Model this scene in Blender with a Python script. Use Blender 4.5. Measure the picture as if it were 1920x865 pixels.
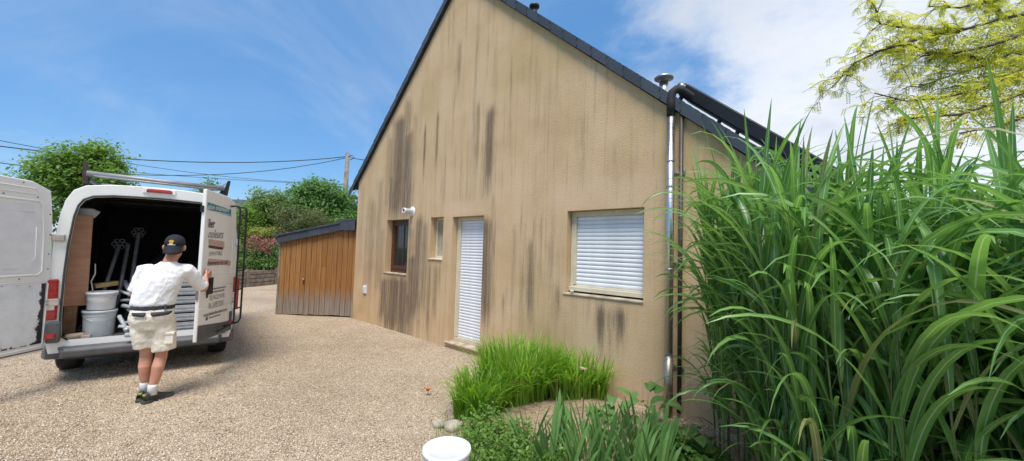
import bpy, math, random
import numpy as np
from mathutils import Matrix, Vector, Euler

for o in list(bpy.data.objects):
    bpy.data.objects.remove(o)
scene = bpy.context.scene
COL = scene.collection
R = math.radians

# ---------------------------------------------------------------- camera
CAM_F, CAM_P, CAM_R, CAM_H = 730.0, R(2.95), R(1.75), 1.7
_fw = np.array([0, math.cos(CAM_P), math.sin(CAM_P)])
_u = np.array([0, -math.sin(CAM_P), math.cos(CAM_P)])
_rt = np.array([1.0, 0, 0])
RT = math.cos(CAM_R) * _rt + math.sin(CAM_R) * _u
UP = -math.sin(CAM_R) * _rt + math.cos(CAM_R) * _u
cam_data = bpy.data.cameras.new('camera')
cam = bpy.data.objects.new('camera', cam_data)
COL.objects.link(cam)
cam_data.sensor_fit = 'HORIZONTAL'
cam_data.sensor_width = 36.0
cam_data.lens = 36.0 * CAM_F / 1920.0
cam_data.clip_start = 0.05
cam_data.clip_end = 3000
_m = Matrix.Identity(4)
for i in range(3):
    _m[i][0], _m[i][1], _m[i][2] = RT[i], UP[i], -_fw[i]
_m[2][3] = CAM_H
cam.matrix_world = _m
scene.camera = cam

# ---------------------------------------------------------------- light
SUN_EL, SUN_AZ = R(66), math.atan2(-0.98, -0.18)      # direction towards the sun (x right, y away)
sd = Vector((math.cos(SUN_EL) * math.cos(SUN_AZ), math.cos(SUN_EL) * math.sin(SUN_AZ), math.sin(SUN_EL)))
sun_data = bpy.data.lights.new('sun', 'SUN')
sun_data.energy = 1.9
sun_data.angle = R(24)
sun_data.color = (1.0, 0.95, 0.87)
sun = bpy.data.objects.new('sun', sun_data)
sun.rotation_euler = (-sd).to_track_quat('-Z', 'Y').to_euler()
sun.location = (0, 0, 30)
COL.objects.link(sun)

world = bpy.data.worlds.new('World')
scene.world = world
world.use_nodes = True
wn, wl = world.node_tree.nodes, world.node_tree.links
wn.clear()
w_out = wn.new('ShaderNodeOutputWorld')
w_bg = wn.new('ShaderNodeBackground')
w_bg.inputs['Strength'].default_value = 0.10
w_sky = wn.new('ShaderNodeTexSky')
w_sky.sky_type = 'NISHITA'
w_sky.sun_disc = False
w_sky.sun_elevation = SUN_EL
w_sky.sun_rotation = math.atan2(sd.x, sd.y)
w_sky.air_density = 1.0
w_sky.dust_density = 0.15
w_sky.ozone_density = 3.0
# clouds: noise on the sky plane (direction divided by its height), a large field broken up by a fine one
w_tc = wn.new('ShaderNodeTexCoord')
w_sep = wn.new('ShaderNodeSeparateXYZ')
wl.new(w_tc.outputs['Generated'], w_sep.inputs[0])
def wmath(op, a, b=None, c=None):
    n = wn.new('ShaderNodeMath'); n.operation = op
    for i, v in enumerate((a, b, c)):
        if v is None: continue
        if isinstance(v, (int, float)): n.inputs[i].default_value = v
        else: wl.new(v, n.inputs[i])
    return n.outputs[0]
zc = wmath('ADD', wmath('MAXIMUM', w_sep.outputs[2], 0.0), 0.22)
cx = wmath('DIVIDE', w_sep.outputs[0], zc)
cy = wmath('DIVIDE', w_sep.outputs[1], zc)
w_com = wn.new('ShaderNodeCombineXYZ')
wl.new(cx, w_com.inputs[0]); wl.new(cy, w_com.inputs[1])
def wnoise(scale, detail, rough, off, dist=0.0):
    mp = wn.new('ShaderNodeMapping'); mp.inputs['Location'].default_value = off
    wl.new(w_com.outputs[0], mp.inputs[0])
    n = wn.new('ShaderNodeTexNoise')
    n.inputs['Scale'].default_value = scale; n.inputs['Detail'].default_value = detail
    n.inputs['Roughness'].default_value = rough; n.inputs['Distortion'].default_value = dist
    wl.new(mp.outputs[0], n.inputs['Vector'])
    return n.outputs['Fac']
n_fine = wnoise(1.7, 9.0, 0.58, (1.2, 4.4, 0.0), 0.15)
n_wisp = wnoise(0.8, 6.0, 0.6, (8.2, 2.9, 1.0), 0.8)
# a bank of broken cloud fills the sky on the right, its edge running away from the viewer
front = wn.new('ShaderNodeMapRange'); front.interpolation_type = 'SMOOTHSTEP'
wl.new(wmath('ADD', cx, wmath('MULTIPLY', cy, -0.05)), front.inputs['Value'])
front.inputs['From Min'].default_value = -0.35; front.inputs['From Max'].default_value = 1.2
cov = wmath('ADD', wmath('MULTIPLY', front.outputs['Result'], 0.62), wmath('MULTIPLY', n_fine, 1.35))
def wramp(x, lo, hi):
    n = wn.new('ShaderNodeMapRange'); n.interpolation_type = 'SMOOTHSTEP'
    wl.new(x, n.inputs['Value'])
    n.inputs['From Min'].default_value = lo; n.inputs['From Max'].default_value = hi
    return n.outputs['Result']
CLOUD_LO, CLOUD_HI = 0.84, 1.24
c_dense = wramp(cov, CLOUD_LO, CLOUD_HI)
c_wisp = wmath('MULTIPLY', wramp(n_wisp, 0.42, 0.85), 0.32)
c_all = wmath('MINIMUM', wmath('ADD', wmath('MULTIPLY', c_dense, 0.9), c_wisp), 0.94)
w_hsv = wn.new('ShaderNodeHueSaturation')
w_hsv.inputs['Saturation'].default_value = 1.2
w_hsv.inputs['Value'].default_value = 0.66
wl.new(w_sky.outputs[0], w_hsv.inputs['Color'])
w_ctone = wn.new('ShaderNodeMix'); w_ctone.data_type = 'RGBA'
w_ctone.inputs[6].default_value = (4.0, 4.15, 4.4, 1)
w_ctone.inputs[7].default_value = (2.7, 2.9, 3.25, 1)
wl.new(wramp(n_fine, 0.35, 0.75), w_ctone.inputs[0])
w_mix = wn.new('ShaderNodeMix'); w_mix.data_type = 'RGBA'
wl.new(c_all, w_mix.inputs[0])
w_veil = wn.new('ShaderNodeMix'); w_veil.data_type = 'RGBA'      # thin high haze evens out the blue
w_veil.inputs[0].default_value = 0.5; w_veil.inputs[7].default_value = (0.60, 1.58, 3.2, 1)
wl.new(w_hsv.outputs[0], w_veil.inputs[6])
wl.new(w_veil.outputs[2], w_mix.inputs[6])
wl.new(w_ctone.outputs[2], w_mix.inputs[7])
wl.new(w_mix.outputs[2], w_bg.inputs['Color'])
wl.new(w_bg.outputs[0], w_out.inputs['Surface'])

scene.view_settings.view_transform = 'Standard'
scene.view_settings.look = 'None'
scene.view_settings.gamma = 1.0
scene.view_settings.use_curve_mapping = False
scene.view_settings.exposure = 1.35

# ---------------------------------------------------------------- lettering outlines (made first, in one pass)
TEXTS = {}
def _texts(items):
    obs = []
    for s_, shear, bold in items:
        cu = bpy.data.curves.new('txt', 'FONT'); cu.body = s_; cu.shear = shear; cu.offset = bold; cu.resolution_u = 2
        ob = bpy.data.objects.new('txt', cu); COL.objects.link(ob); obs.append((s_, ob, cu))
    bpy.context.view_layer.update()
    dg = bpy.context.evaluated_depsgraph_get()
    for s_, ob, cu in obs:
        me = ob.evaluated_get(dg).to_mesh()
        TEXTS[s_] = ([tuple(v.co) for v in me.vertices], [tuple(p.vertices) for p in me.polygons])
        ob.evaluated_get(dg).to_mesh_clear()
    for s_, ob, cu in obs:
        bpy.data.objects.remove(ob); bpy.data.curves.remove(cu)
_texts([('ation intérieure', 0, .008), ('lier', 0, .012), ('ouleurs', .45, 0), ('EINTRE', 0, 0), ('êtements de sol', 0, .008), ('02 96 22 90 96', 0, .006), ('06 15 89 70 81', 0, .006), ('www.latelierdescouleurs.com', 0, .012), ('f', 0, 0)])

# ---------------------------------------------------------------- pixel -> place helpers (photo pixels, 1920 wide)
def ray(x, y):
    return (x - 960) * RT - (y - 432.5) * UP + CAM_F * _fw
def G(x, y, z=0.0):                      # on the ground (or a level at height z)
    q = ray(x, y); return q * ((z - CAM_H) / q[2]) + [0, 0, CAM_H]
def D(x, y, Y):                          # at distance Y into the scene
    q = ray(x, y); return q * (Y / q[1]) + [0, 0, CAM_H]
def plane(o, dx):                        # on an upright plane through o along dx: (along, height)
    o = np.array([o[0], o[1], 0.0]); dx = np.array([dx[0], dx[1], 0.0]); dx = dx / np.linalg.norm(dx)
    nn = np.array([-dx[1], dx[0], 0.0])
    def fn(x, y):
        q = ray(x, y); P = q * (np.dot(o, nn) / np.dot(q, nn)) + [0, 0, CAM_H]
        return float(np.dot(P - o, dx)), float(P[2])
    return fn
WTH = R(-42.3)
WA = G(660, 597)                         # left foot of the gable wall
WD = np.array([math.cos(WTH), math.sin(WTH), 0]); WN = np.array([-math.sin(WTH), math.cos(WTH), 0])
def W(x, y, off=0.0):
    return plane(WA + WN * off, WD)(x, y)

# ---------------------------------------------------------------- object helpers
rng = np.random.default_rng(7)
random.seed(7)
def tag(o, label=None, cat=None, group=None, kind=None):
    if label: o['label'] = label
    if cat: o['category'] = cat
    if group: o['group'] = group
    if kind: o['kind'] = kind
    return o
def empty(name, loc=(0, 0, 0), rz=0.0, parent=None):
    o = bpy.data.objects.new(name, None); COL.objects.link(o)
    o.location = loc; o.rotation_euler = (0, 0, rz); o.parent = parent
    o.empty_display_size = 0.2
    return o
def link(name, me, mat=None, parent=None, loc=None, rot=None):
    o = bpy.data.objects.new(name, me); COL.objects.link(o)
    if mat is not None and len(me.materials) == 0: me.materials.append(mat)
    o.parent = parent
    if loc is not None: o.location = loc
    if rot is not None: o.rotation_euler = rot
    return o
def npmesh(name, V, F, smooth=False, attrs=None):
    """V (n,3); F (m,k) int array with one face size"""
    me = bpy.data.meshes.new(name)
    V = np.asarray(V, dtype=np.float32); F = np.asarray(F, dtype=np.int32)
    k = F.shape[1]
    me.vertices.add(len(V)); me.vertices.foreach_set('co', V.ravel())
    me.loops.add(F.size); me.loops.foreach_set('vertex_index', F.ravel())
    me.polygons.add(len(F)); me.polygons.foreach_set('loop_start', np.arange(0, F.size, k, dtype=np.int32))
    me.update(calc_edges=True)
    me.validate()
    if smooth: me.polygons.foreach_set('use_smooth', np.ones(len(me.polygons), dtype=bool))
    for nm, dom, arr in (attrs or []):
        a = me.attributes.new(nm, 'FLOAT', dom); a.data.foreach_set('value', np.asarray(arr, dtype=np.float32))
    return me

class MB:
    def __init__(s): s.v = []; s.f = []
    def add(s, vs, fs):
        b = len(s.v); s.v += [tuple(map(float, p)) for p in vs]; s.f += [tuple(b + i for i in f) for f in fs]; return s
    def box(s, x0, x1, y0, y1, z0, z1):
        return s.add([(x0,y0,z0),(x1,y0,z0),(x1,y1,z0),(x0,y1,z0),(x0,y0,z1),(x1,y0,z1),(x1,y1,z1),(x0,y1,z1)],
                     [(0,3,2,1),(4,5,6,7),(0,1,5,4),(1,2,6,5),(2,3,7,6),(3,0,4,7)])
    def hexa(s, p):   # 8 corners, order as box
        return s.add(p, [(0,3,2,1),(4,5,6,7),(0,1,5,4),(1,2,6,5),(2,3,7,6),(3,0,4,7)])
    def bar(s, a, b, w, t, up=(0, 0, 1)):
        a, b = Vector(a), Vector(b); d = (b - a).normalized(); u = Vector(up)
        if abs(d.dot(u)) > 0.95: u = Vector((1, 0, 0))
        x = d.cross(u).normalized(); z = x.cross(d)
        P = [a - x*w/2 - z*t/2, a + x*w/2 - z*t/2, b + x*w/2 - z*t/2, b - x*w/2 - z*t/2]
        return s.hexa(P + [p + z*t for p in P])
    def prism(s, poly, fn, t0, t1):          # poly in 2-D, fn(a, b, t) -> point
        n = len(poly)
        return s.add([fn(a, b, t0) for a, b in poly] + [fn(a, b, t1) for a, b in poly],
                     [tuple(range(n))[::-1], tuple(range(n, 2*n))] + [(i, (i+1) % n, n + (i+1) % n, n + i) for i in range(n)])
    def tube(s, pts, r, n=8, cap=True, ell=None):
        pts = [Vector(p) for p in pts]; m = len(pts)
        rs = r if isinstance(r, (list, tuple)) else [r] * m
        t0 = (pts[1] - pts[0]).normalized()
        u = Vector((0, 0, 1)) if abs(t0.z) < 0.9 else Vector((1, 0, 0))
        x = t0.cross(u).normalized()
        V = []
        for i in range(m):
            t = (pts[min(i+1, m-1)] - pts[max(i-1, 0)]).normalized()
            x = (x - t * x.dot(t)).normalized(); y = t.cross(x)
            ra, rb = rs[i] if isinstance(rs[i], (list, tuple)) else (rs[i], rs[i])
            for k in range(n):
                a = 2*math.pi*k/n
                V.append(pts[i] + x*math.cos(a)*ra + y*math.sin(a)*rb)
        F = [(i*n+k, i*n+(k+1) % n, (i+1)*n+(k+1) % n, (i+1)*n+k) for i in range(m-1) for k in range(n)]
        if cap: F += [tuple(range(n))[::-1], tuple(range((m-1)*n, m*n))]
        return s.add(V, F)
    def rings(s, rings, n=16):
        """closed loft of horizontal ellipses (cx, cy, cz, rx, ry)"""
        V = []; m = len(rings)
        for (x, y, z, a, b) in rings:
            for k in range(n):
                t = 2*math.pi*k/n; V.append((x + a*math.cos(t), y + b*math.sin(t), z))
        F = [(i*n+k, i*n+(k+1) % n, (i+1)*n+(k+1) % n, (i+1)*n+k) for i in range(m-1) for k in range(n)]
        F += [tuple(range(n))[::-1], tuple(range((m-1)*n, m*n))]
        return s.add(V, F)
    def lathe(s, prof, n=24, c=(0, 0, 0), axis='Z', close=False):
        V = []; m = len(prof)
        for (r, h) in prof:
            for k in range(n):
                t = 2*math.pi*k/n; a, b = r*math.cos(t), r*math.sin(t)
                p = (a, b, h) if axis == 'Z' else ((h, a, b) if axis == 'X' else (b, h, a))
                V.append((c[0]+p[0], c[1]+p[1], c[2]+p[2]))
        F = [(i*n+k, i*n+(k+1) % n, (i+1)*n+(k+1) % n, (i+1)*n+k) for i in range(m-1) for k in range(n)]
        if close: F += [((m-1)*n+k, (m-1)*n+(k+1) % n, (k+1) % n, k) for k in range(n)]
        else: F += [tuple(range(n))[::-1], tuple(range((m-1)*n, m*n))]
        return s.add(V, F)
    def ball(s, c, r, n=12, m=8):
        rx, ry, rz = r if isinstance(r, (list, tuple)) else (r, r, r)
        return s.rings([(c[0], c[1], c[2] + rz*math.sin(-math.pi/2 + math.pi*(i+.5)/m), rx*math.cos(-math.pi/2+math.pi*(i+.5)/m), ry*math.cos(-math.pi/2+math.pi*(i+.5)/m)) for i in range(m)], n)
    def mesh(s, name, smooth=False):
        me = bpy.data.meshes.new(name); me.from_pydata(s.v, [], s.f); me.update(); me.validate()
        if smooth: me.polygons.foreach_set('use_smooth', np.ones(len(me.polygons), dtype=bool))
        return me
    def build(s, name, mat, parent=None, smooth=False, bevel=0.0, loc=None, rot=None, seg=2):
        o = link(name, s.mesh(name, smooth), mat, parent, loc, rot)
        if bevel:
            b = o.modifiers.new('bevel', 'BEVEL'); b.width = bevel; b.segments = seg; b.limit_method = 'ANGLE'; b.angle_limit = R(40)
        return o

# ---------------------------------------------------------------- materials
def lin(r, g, b):
    f = lambda c: (c/255/12.92 if c/255 <= 0.04045 else ((c/255+0.055)/1.055)**2.4)
    return (f(r), f(g), f(b))
class NT:
    def __init__(s, name):
        s.m = bpy.data.materials.new(name); s.m.use_nodes = True
        s.n, s.l = s.m.node_tree.nodes, s.m.node_tree.links
        s.b = s.n['Principled BSDF']; s.out = s.n['Material Output']
        s.tc = s.n.new('ShaderNodeTexCoord')
    def put(s, inp, v):
        if hasattr(v, 'is_linked') or hasattr(v, 'links'): s.l.new(v, inp)
        elif isinstance(v, (tuple, list)) and len(v) == 3 and inp.type == 'RGBA': inp.default_value = (*v, 1)
        else: inp.default_value = v
    def math(s, op, a, b=None, c=None):
        n = s.n.new('ShaderNodeMath'); n.operation = op
        for i, v in enumerate((a, b, c)):
            if v is not None: s.put(n.inputs[i], v)
        return n.outputs[0]
    def map(s, scale=(1, 1, 1), loc=(0, 0, 0), co='Object'):
        n = s.n.new('ShaderNodeMapping'); n.inputs['Scale'].default_value = scale; n.inputs['Location'].default_value = loc
        s.l.new(s.tc.outputs[co], n.inputs[0]); return n.outputs[0]
    def noise(s, scale, detail=4, rough=0.55, vec=None, dist=0.0):
        n = s.n.new('ShaderNodeTexNoise'); s.l.new(vec if vec is not None else s.tc.outputs['Object'], n.inputs['Vector'])
        n.inputs['Scale'].default_value = scale; n.inputs['Detail'].default_value = detail
        n.inputs['Roughness'].default_value = rough; n.inputs['Distortion'].default_value = dist
        return n.outputs['Fac']
    def voro(s, scale, feature='F1', vec=None, rnd=1.0):
        n = s.n.new('ShaderNodeTexVoronoi'); n.feature = feature; n.inputs['Scale'].default_value = scale
        n.inputs['Randomness'].default_value = rnd
        s.l.new(vec if vec is not None else s.tc.outputs['Object'], n.inputs['Vector']); return n
    def ramp(s, x, stops):
        n = s.n.new('ShaderNodeValToRGB'); s.l.new(x, n.inputs[0]); e = n.color_ramp.elements
        while len(e) < len(stops): e.new(0.5)
        for el, (p, c) in zip(e, stops):
            el.position = p; el.color = (*c, 1) if len(c) == 3 else c
        return n.outputs[0]
    def range(s, x, lo, hi, a=0.0, b=1.0):
        n = s.n.new('ShaderNodeMapRange'); n.interpolation_type = 'SMOOTHSTEP'; s.l.new(x, n.inputs['Value'])
        for k, v in (('From Min', lo), ('From Max', hi), ('To Min', a), ('To Max', b)): n.inputs[k].default_value = v
        return n.outputs['Result']
    def mix(s, f, a, b, blend='MIX'):
        n = s.n.new('ShaderNodeMix'); n.data_type = 'RGBA'; n.blend_type = blend
        s.put(n.inputs[0], f); s.put(n.inputs[6], a); s.put(n.inputs[7], b); return n.outputs[2]
    def attr(s, name):
        n = s.n.new('ShaderNodeAttribute'); n.attribute_name = name; return n.outputs['Fac']
    def rnd(s):
        return s.n.new('ShaderNodeObjectInfo').outputs['Random']
    def bump(s, h, strength=0.5, dist=0.01):
        n = s.n.new('ShaderNodeBump'); s.l.new(h, n.inputs['Height']); n.inputs['Strength'].default_value = strength
        n.inputs['Distance'].default_value = dist; s.l.new(n.outputs[0], s.b.inputs['Normal']); return n
    def set(s, color=None, rough=None, metal=None, spec=None):
        if color is not None: s.put(s.b.inputs['Base Color'], color)
        if rough is not None: s.put(s.b.inputs['Roughness'], rough)
        if metal is not None: s.put(s.b.inputs['Metallic'], metal)
        if spec is not None: s.put(s.b.inputs['Specular IOR Level'], spec)
        return s.m
def simple(name, c, rough=0.6, metal=0.0, var=0.25, scale=8.0, bump=0.0, bscale=60.0, bdist=0.004, spec=0.5, dirt=None, dscale=3.0, damt=0.5):
    t = NT(name)
    col = t.mix(t.range(t.noise(scale, 5), 0.3, 0.7), tuple(x*(1-var) for x in c), tuple(min(1, x*(1+var*0.6)) for x in c))
    if dirt: col = t.mix(t.math('MULTIPLY', t.range(t.noise(dscale, 6, 0.65), 0.45, 0.75), damt), col, dirt)
    if bump: t.bump(t.noise(bscale, 4), bump, bdist)
    return t.set(col, rough, metal, spec)
def leafmat(name, c1, c2, trans=0.35, rough=0.45, tcol=None, midrib=None, spec=0.4, straw=None):
    t = NT(name)
    col = t.mix(t.attr('tone'), c1, c2)
    if straw: col = t.mix(t.range(t.attr('tone'), 0.915, 0.935), col, straw)
    col = t.mix(t.range(t.noise(14, 4), 0.35, 0.75, 0, 0.3), col, tuple(x*.6 for x in c1))
    if midrib: col = t.mix(t.range(t.attr('across'), 0.05, 0.16, 1.0, 0.0), col, midrib)
    t.set(col, rough, 0, spec)
    tr = t.n.new('ShaderNodeBsdfTranslucent')
    tcn = t.mix(0.5, col, tcol or tuple(min(1, x*1.6) for x in c2)); t.l.new(tcn, tr.inputs['Color'])
    mx = t.n.new('ShaderNodeMixShader'); mx.inputs[0].default_value = trans
    t.l.new(t.b.outputs[0], mx.inputs[1]); t.l.new(tr.outputs[0], mx.inputs[2]); t.l.new(mx.outputs[0], t.out.inputs[0])
    return t.m
# ================================================================ ground
def vnoise(x, y, seed=0):
    def h(i, j):
        n = (i.astype(np.int64) * 374761393 + j.astype(np.int64) * 668265263 + seed * 982451653) & 0x7fffffff
        n = ((n ^ (n >> 13)) * 1274126177) & 0x7fffffff
        return ((n ^ (n >> 16)) & 0xffff) / 65535.0
    i, j = np.floor(x), np.floor(y); fx, fy = x - i, y - j
    fx, fy = fx*fx*(3-2*fx), fy*fy*(3-2*fy)
    return (h(i, j)*(1-fx) + h(i+1, j)*fx)*(1-fy) + (h(i, j+1)*(1-fx) + h(i+1, j+1)*fx)*fy
def fbm(x, y, oct=4, seed=0):
    s, a, t = 0, 0.5, 0
    for k in range(oct):
        s = s + a*vnoise(x*2**k, y*2**k, seed+k*17); t += a; a *= 0.55
    return s/t

t = NT('gravel')
vo = t.voro(96.0); v2 = t.voro(160.0)
sepc = t.n.new('ShaderNodeSeparateColor'); t.l.new(vo.outputs['Color'], sepc.inputs[0])
sep2 = t.n.new('ShaderNodeSeparateColor'); t.l.new(v2.outputs['Color'], sep2.inputs[0])
stone = t.ramp(sepc.outputs[0], [(0.0, (0.24, 0.165, 0.10)), (0.14, (0.38, 0.28, 0.185)), (0.4, (0.55, 0.42, 0.29)), (0.65, (0.63, 0.50, 0.365)), (0.88, (0.72, 0.61, 0.47)), (1.0, (0.83, 0.75, 0.63))])
stone2 = t.ramp(sep2.outputs[1], [(0.0, (0.20, 0.14, 0.09)), (0.4, (0.52, 0.40, 0.27)), (1.0, (0.78, 0.67, 0.52))])
mixs = t.mix(t.range(sepc.outputs[2], 0.55, 0.6), stone, stone2)
gap = t.range(vo.outputs['Distance'], 0.38, 0.72)
gcol = t.mix(t.math('MULTIPLY', gap, 0.5), mixs, (0.15, 0.10, 0.06))
big = t.noise(0.55, 5, 0.6)
gcol = t.mix(t.range(big, 0.35, 0.7, 0.0, 0.32), gcol, (0.36, 0.27, 0.17), 'MULTIPLY')
t.bump(t.math('SUBTRACT', 1.0, vo.outputs['Distance']), 0.9, 0.012)
M_gravel = t.set(gcol, 0.8, 0, 0.25)

t = NT('lawn')
M_lawn = t.set(t.ramp(t.noise(3.0, 8, 0.7), [(0.3, (0.035, 0.07, 0.015)), (0.55, (0.07, 0.12, 0.03)), (0.8, (0.13, 0.17, 0.05))]), 0.9)
t = NT('soil')
t.bump(t.noise(40, 6), 0.8, 0.02)
M_soil = t.set(t.ramp(t.noise(12.0, 8, 0.7), [(0.3, (0.045, 0.03, 0.018)), (0.7, (0.13, 0.09, 0.055))]), 0.95)

mb = MB(); n = 48
mb.add([(0, 0, -0.03)] + [(900*math.cos(2*math.pi*k/n), 900*math.sin(2*math.pi*k/n), -0.03) for k in range(n)], [(0, 1+k, 1+(k+1) % n) for k in range(n)])
tag(mb.build('ground', M_lawn), kind='structure')

# the drive: gently uneven gravel sheet
xs = np.linspace(-16, 7, 150); ys = np.linspace(-3, 17.2, 140)
X, Y = np.meshgrid(xs, ys)
Z = (fbm(X*0.7, Y*0.7, 3, 5) - 0.5)*0.03 + (fbm(X*4, Y*4, 3, 9)-0.5)*0.016
F = []
nx = len(xs)
for j in range(len(ys)-1):
    for i in range(nx-1):
        F.append((j*nx+i, j*nx+i+1, (j+1)*nx+i+1, (j+1)*nx+i))
me = npmesh('gravel_drive', np.stack([X.ravel(), Y.ravel(), Z.ravel()], 1), F, True)
tag(link('gravel_drive', me, M_gravel), kind='structure')
def gz(x, y):
    x = np.asarray(x, float); y = np.asarray(y, float)
    return (fbm(x*0.7, y*0.7, 3, 5) - 0.5)*0.03 + (fbm(x*4, y*4, 3, 9)-0.5)*0.016

# loose chippings lying on the drive in the near ground
NP = 85000
yy = 2.6 + 6.2*rng.random(NP)**1.5
xx = yy*(-1.36 + 1.95*rng.random(NP))
keep = (np.dot(np.stack([xx, yy], 1), WN[:2]) < np.dot(WA, WN) - 0.03)
xx, yy = xx[keep], yy[keep]; NP = len(xx)
base = np.array([[1, 0, 0], [0, 1, 0], [-1, 0, 0], [0, -1, 0], [0, 0, 1], [0, 0, -.6]], float)
fc = np.array([[0, 1, 4], [1, 2, 4], [2, 3, 4], [3, 0, 4], [1, 0, 5], [2, 1, 5], [3, 2, 5], [0, 3, 5]])
sc = np.stack([0.006+0.006*rng.random(NP), 0.0035+0.004*rng.random(NP), 0.003+0.003*rng.random(NP)], 1)
an = rng.random(NP)*6.283
Vb = base[None]*sc[:, None, :] + (rng.random((NP, 6, 3))-0.5)*0.004
ca, sa = np.cos(an)[:, None], np.sin(an)[:, None]
Vp = np.stack([Vb[..., 0]*ca - Vb[..., 1]*sa + xx[:, None], Vb[..., 0]*sa + Vb[..., 1]*ca + yy[:, None], Vb[..., 2] + (gz(xx, yy)+0.002)[:, None]], -1)
Fp = (fc[None] + (np.arange(NP)*6)[:, None, None]).reshape(-1, 3)
t = NT('chipping')
M_chip = t.set(t.ramp(t.attr('tone'), [(0.0, (0.22, 0.15, 0.095)), (0.2, (0.42, 0.315, 0.21)), (0.55, (0.60, 0.48, 0.345)), (0.85, (0.72, 0.61, 0.48)), (1.0, (0.86, 0.79, 0.69))]), 0.75, 0, 0.3)
me = npmesh('loose_gravel', Vp.reshape(-1, 3), Fp, False, [('tone', 'FACE', np.repeat(rng.random(NP), 8))])
tag(link('loose_gravel', me, M_chip), 'loose beige stone chippings strewn over the drive', 'gravel', kind='stuff')

# ================================================================ house (local x along the gable, local y into the house)
house = tag(empty('house', tuple(WA), WTH), 'tan rendered house gable with dark water streaks and slate roof edge', 'house')
S_END = 9.0
_a = W(676, 336); _b = W(846, 0); LS = (_b[1]-_a[1])/(_b[0]-_a[0])
_c = W(939, 0); _d = W(1253, 198); RS = (_d[1]-_c[1])/(_d[0]-_c[0])
def zl(s): return _a[1] + LS*(s-_a[0])
def zr(s): return _c[1] + RS*(s-_c[0])
S_AP = (_c[1]-RS*_c[0]-_a[1]+LS*_a[0])/(LS-RS); Z_AP = zl(S_AP)
def ztop(s): return np.minimum(zl(s), zr(s))
Z_E = float(ztop(S_END))
print('apex', S_AP, Z_AP, 'right eave', Z_E, LS, RS)
# openings measured on the wall: (s0, s1, z0, z1)
def rect(p, q):
    a, b = W(*p), W(*q); return [min(a[0], b[0]), max(a[0], b[0]), min(a[1], b[1]), max(a[1], b[1])]
OW = rect((726, 413), (762, 515))        # brown window
OS = rect((808, 408), (829, 486))        # slit window
OD = rect((849, 407), (899, 655)); OD[2] = 0.10
OB = rect((1064, 396), (1206, 566))      # big window
OP = [OW, OS, OD, OB]
print('openings', np.round(OP, 2))
# wall face: fine grid with holes, vertex attributes for stains
RVD = 0.2
sl = set(np.arange(0, S_END+1e-6, 0.022).round(4))
for o in OP: sl |= {round(o[0], 4), round(o[1], 4)}
sl |= {round(S_AP, 4)}
sl = np.array(sorted(sl))
zs = set(np.arange(-0.1, Z_AP+0.04, 0.04).round(4))
for o in OP: zs |= {round(o[2], 4), round(o[3], 4)}
zs = np.array(sorted(zs))
tp = ztop(sl) - 0.015
ZR = np.broadcast_to(zs[:, None], (len(zs), len(sl)))
ZG = np.minimum(ZR, tp[None]); SG = np.broadcast_to(sl, ZG.shape).copy()
# stains: (x, y top, x, y bottom, half width px, strength, grey?) in photo pixels, turned into wall positions
ST = [(862,70,859,170,5,.55),(898,185,893,330,4,.6),(921,195,915,370,9,.85),(917,250,912,400,12,.55),(868,150,866,200,3,.3),
      (768,180,760,300,7,.6),(752,215,742,425,13,.9),(765,240,757,425,15,.75),(781,205,775,330,5,.4),(797,230,795,330,2.5,.7),(823,205,815,330,2.5,.7),(735,250,728,400,10,.45),
      (738,320,733,412,14,.65),(715,330,707,470,8,.4),(700,370,690,560,10,.38),(716,420,706,560,12,.42),
      (738,513,732,640,20,1.0),(722,515,714,620,10,.8),(756,513,750,640,12,1.0),(768,540,762,640,12,.8),(775,470,768,625,12,.85),(786,400,779,615,9,.75),(797,410,790,600,6,.55),(772,420,768,520,8,.5),
      (818,488,812,610,5,.55),(806,486,800,640,4,.6),(826,488,822,560,3,.4),
      (912,400,905,625,15,.85),(925,350,918,560,6,.35),(945,545,941,612,4,.6),(952,530,948,600,3,.45),
      (967,410,960,570,5,.35),(996,440,990,618,8,.65),(1003,400,997,540,4,.4),(1014,400,1010,560,3,.35),(1047,530,1043,612,7,.6),(1032,440,1028,560,4,.3),(980,480,975,610,5,.35),
      (1128,563,1122,660,12,.8),(1165,568,1158,660,13,.85),(1146,566,1140,690,9,.6),(1105,562,1100,620,6,.45),(1078,556,1074,600,6,.35),(1190,572,1186,640,8,.3),
      (1040,130,1030,330,16,.14),(1095,200,1085,380,18,.2),(1000,90,995,200,14,.16),(1150,250,1145,390,16,.2),(960,100,955,330,14,.12),(690,420,684,560,6,.35),(680,340,674,520,4,.3)]
dirt = np.zeros_like(ZG)
jit = (fbm(SG*9, ZG*0.35, 4, 3)-0.5)
fine = fbm(SG*42, ZG*1.1, 4, 21)
mid = fbm(SG*16, ZG*0.7, 4, 33)
for (x0, y0, x1, y1, hw, st) in ST:
    a, b = W(x0, y0), W(x1, y1); c_ = W(x0+hw, y0)
    sc_ = 0.5*(a[0]+b[0]); wd = abs(c_[0]-a[0])
    e = np.exp(-(((SG-sc_)+0.25*wd*jit*2)/wd)**2)
    v = np.clip((a[1]+0.05-ZG)/0.22, 0, 1)*np.clip((ZG-b[1]+0.35*fine-0.05)/0.55, 0, 1)
    dirt = np.maximum(dirt, min(1.0, st*1.15)*e*v*np.clip(0.45+0.9*fine, 0, 1.1))
gen = np.clip((mid-0.52)*2.2, 0, 1)*np.clip(0.35+fine, 0, 1)*0.62
gen *= np.clip((SG-0.1)/0.5, 0, 1)*np.clip(1.25-0.35*np.abs(SG-4.0), 0.35, 1)
gen2 = np.clip((fbm(SG*30, ZG*0.5, 3, 77)-0.56)*5, 0, 1)*0.24
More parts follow.
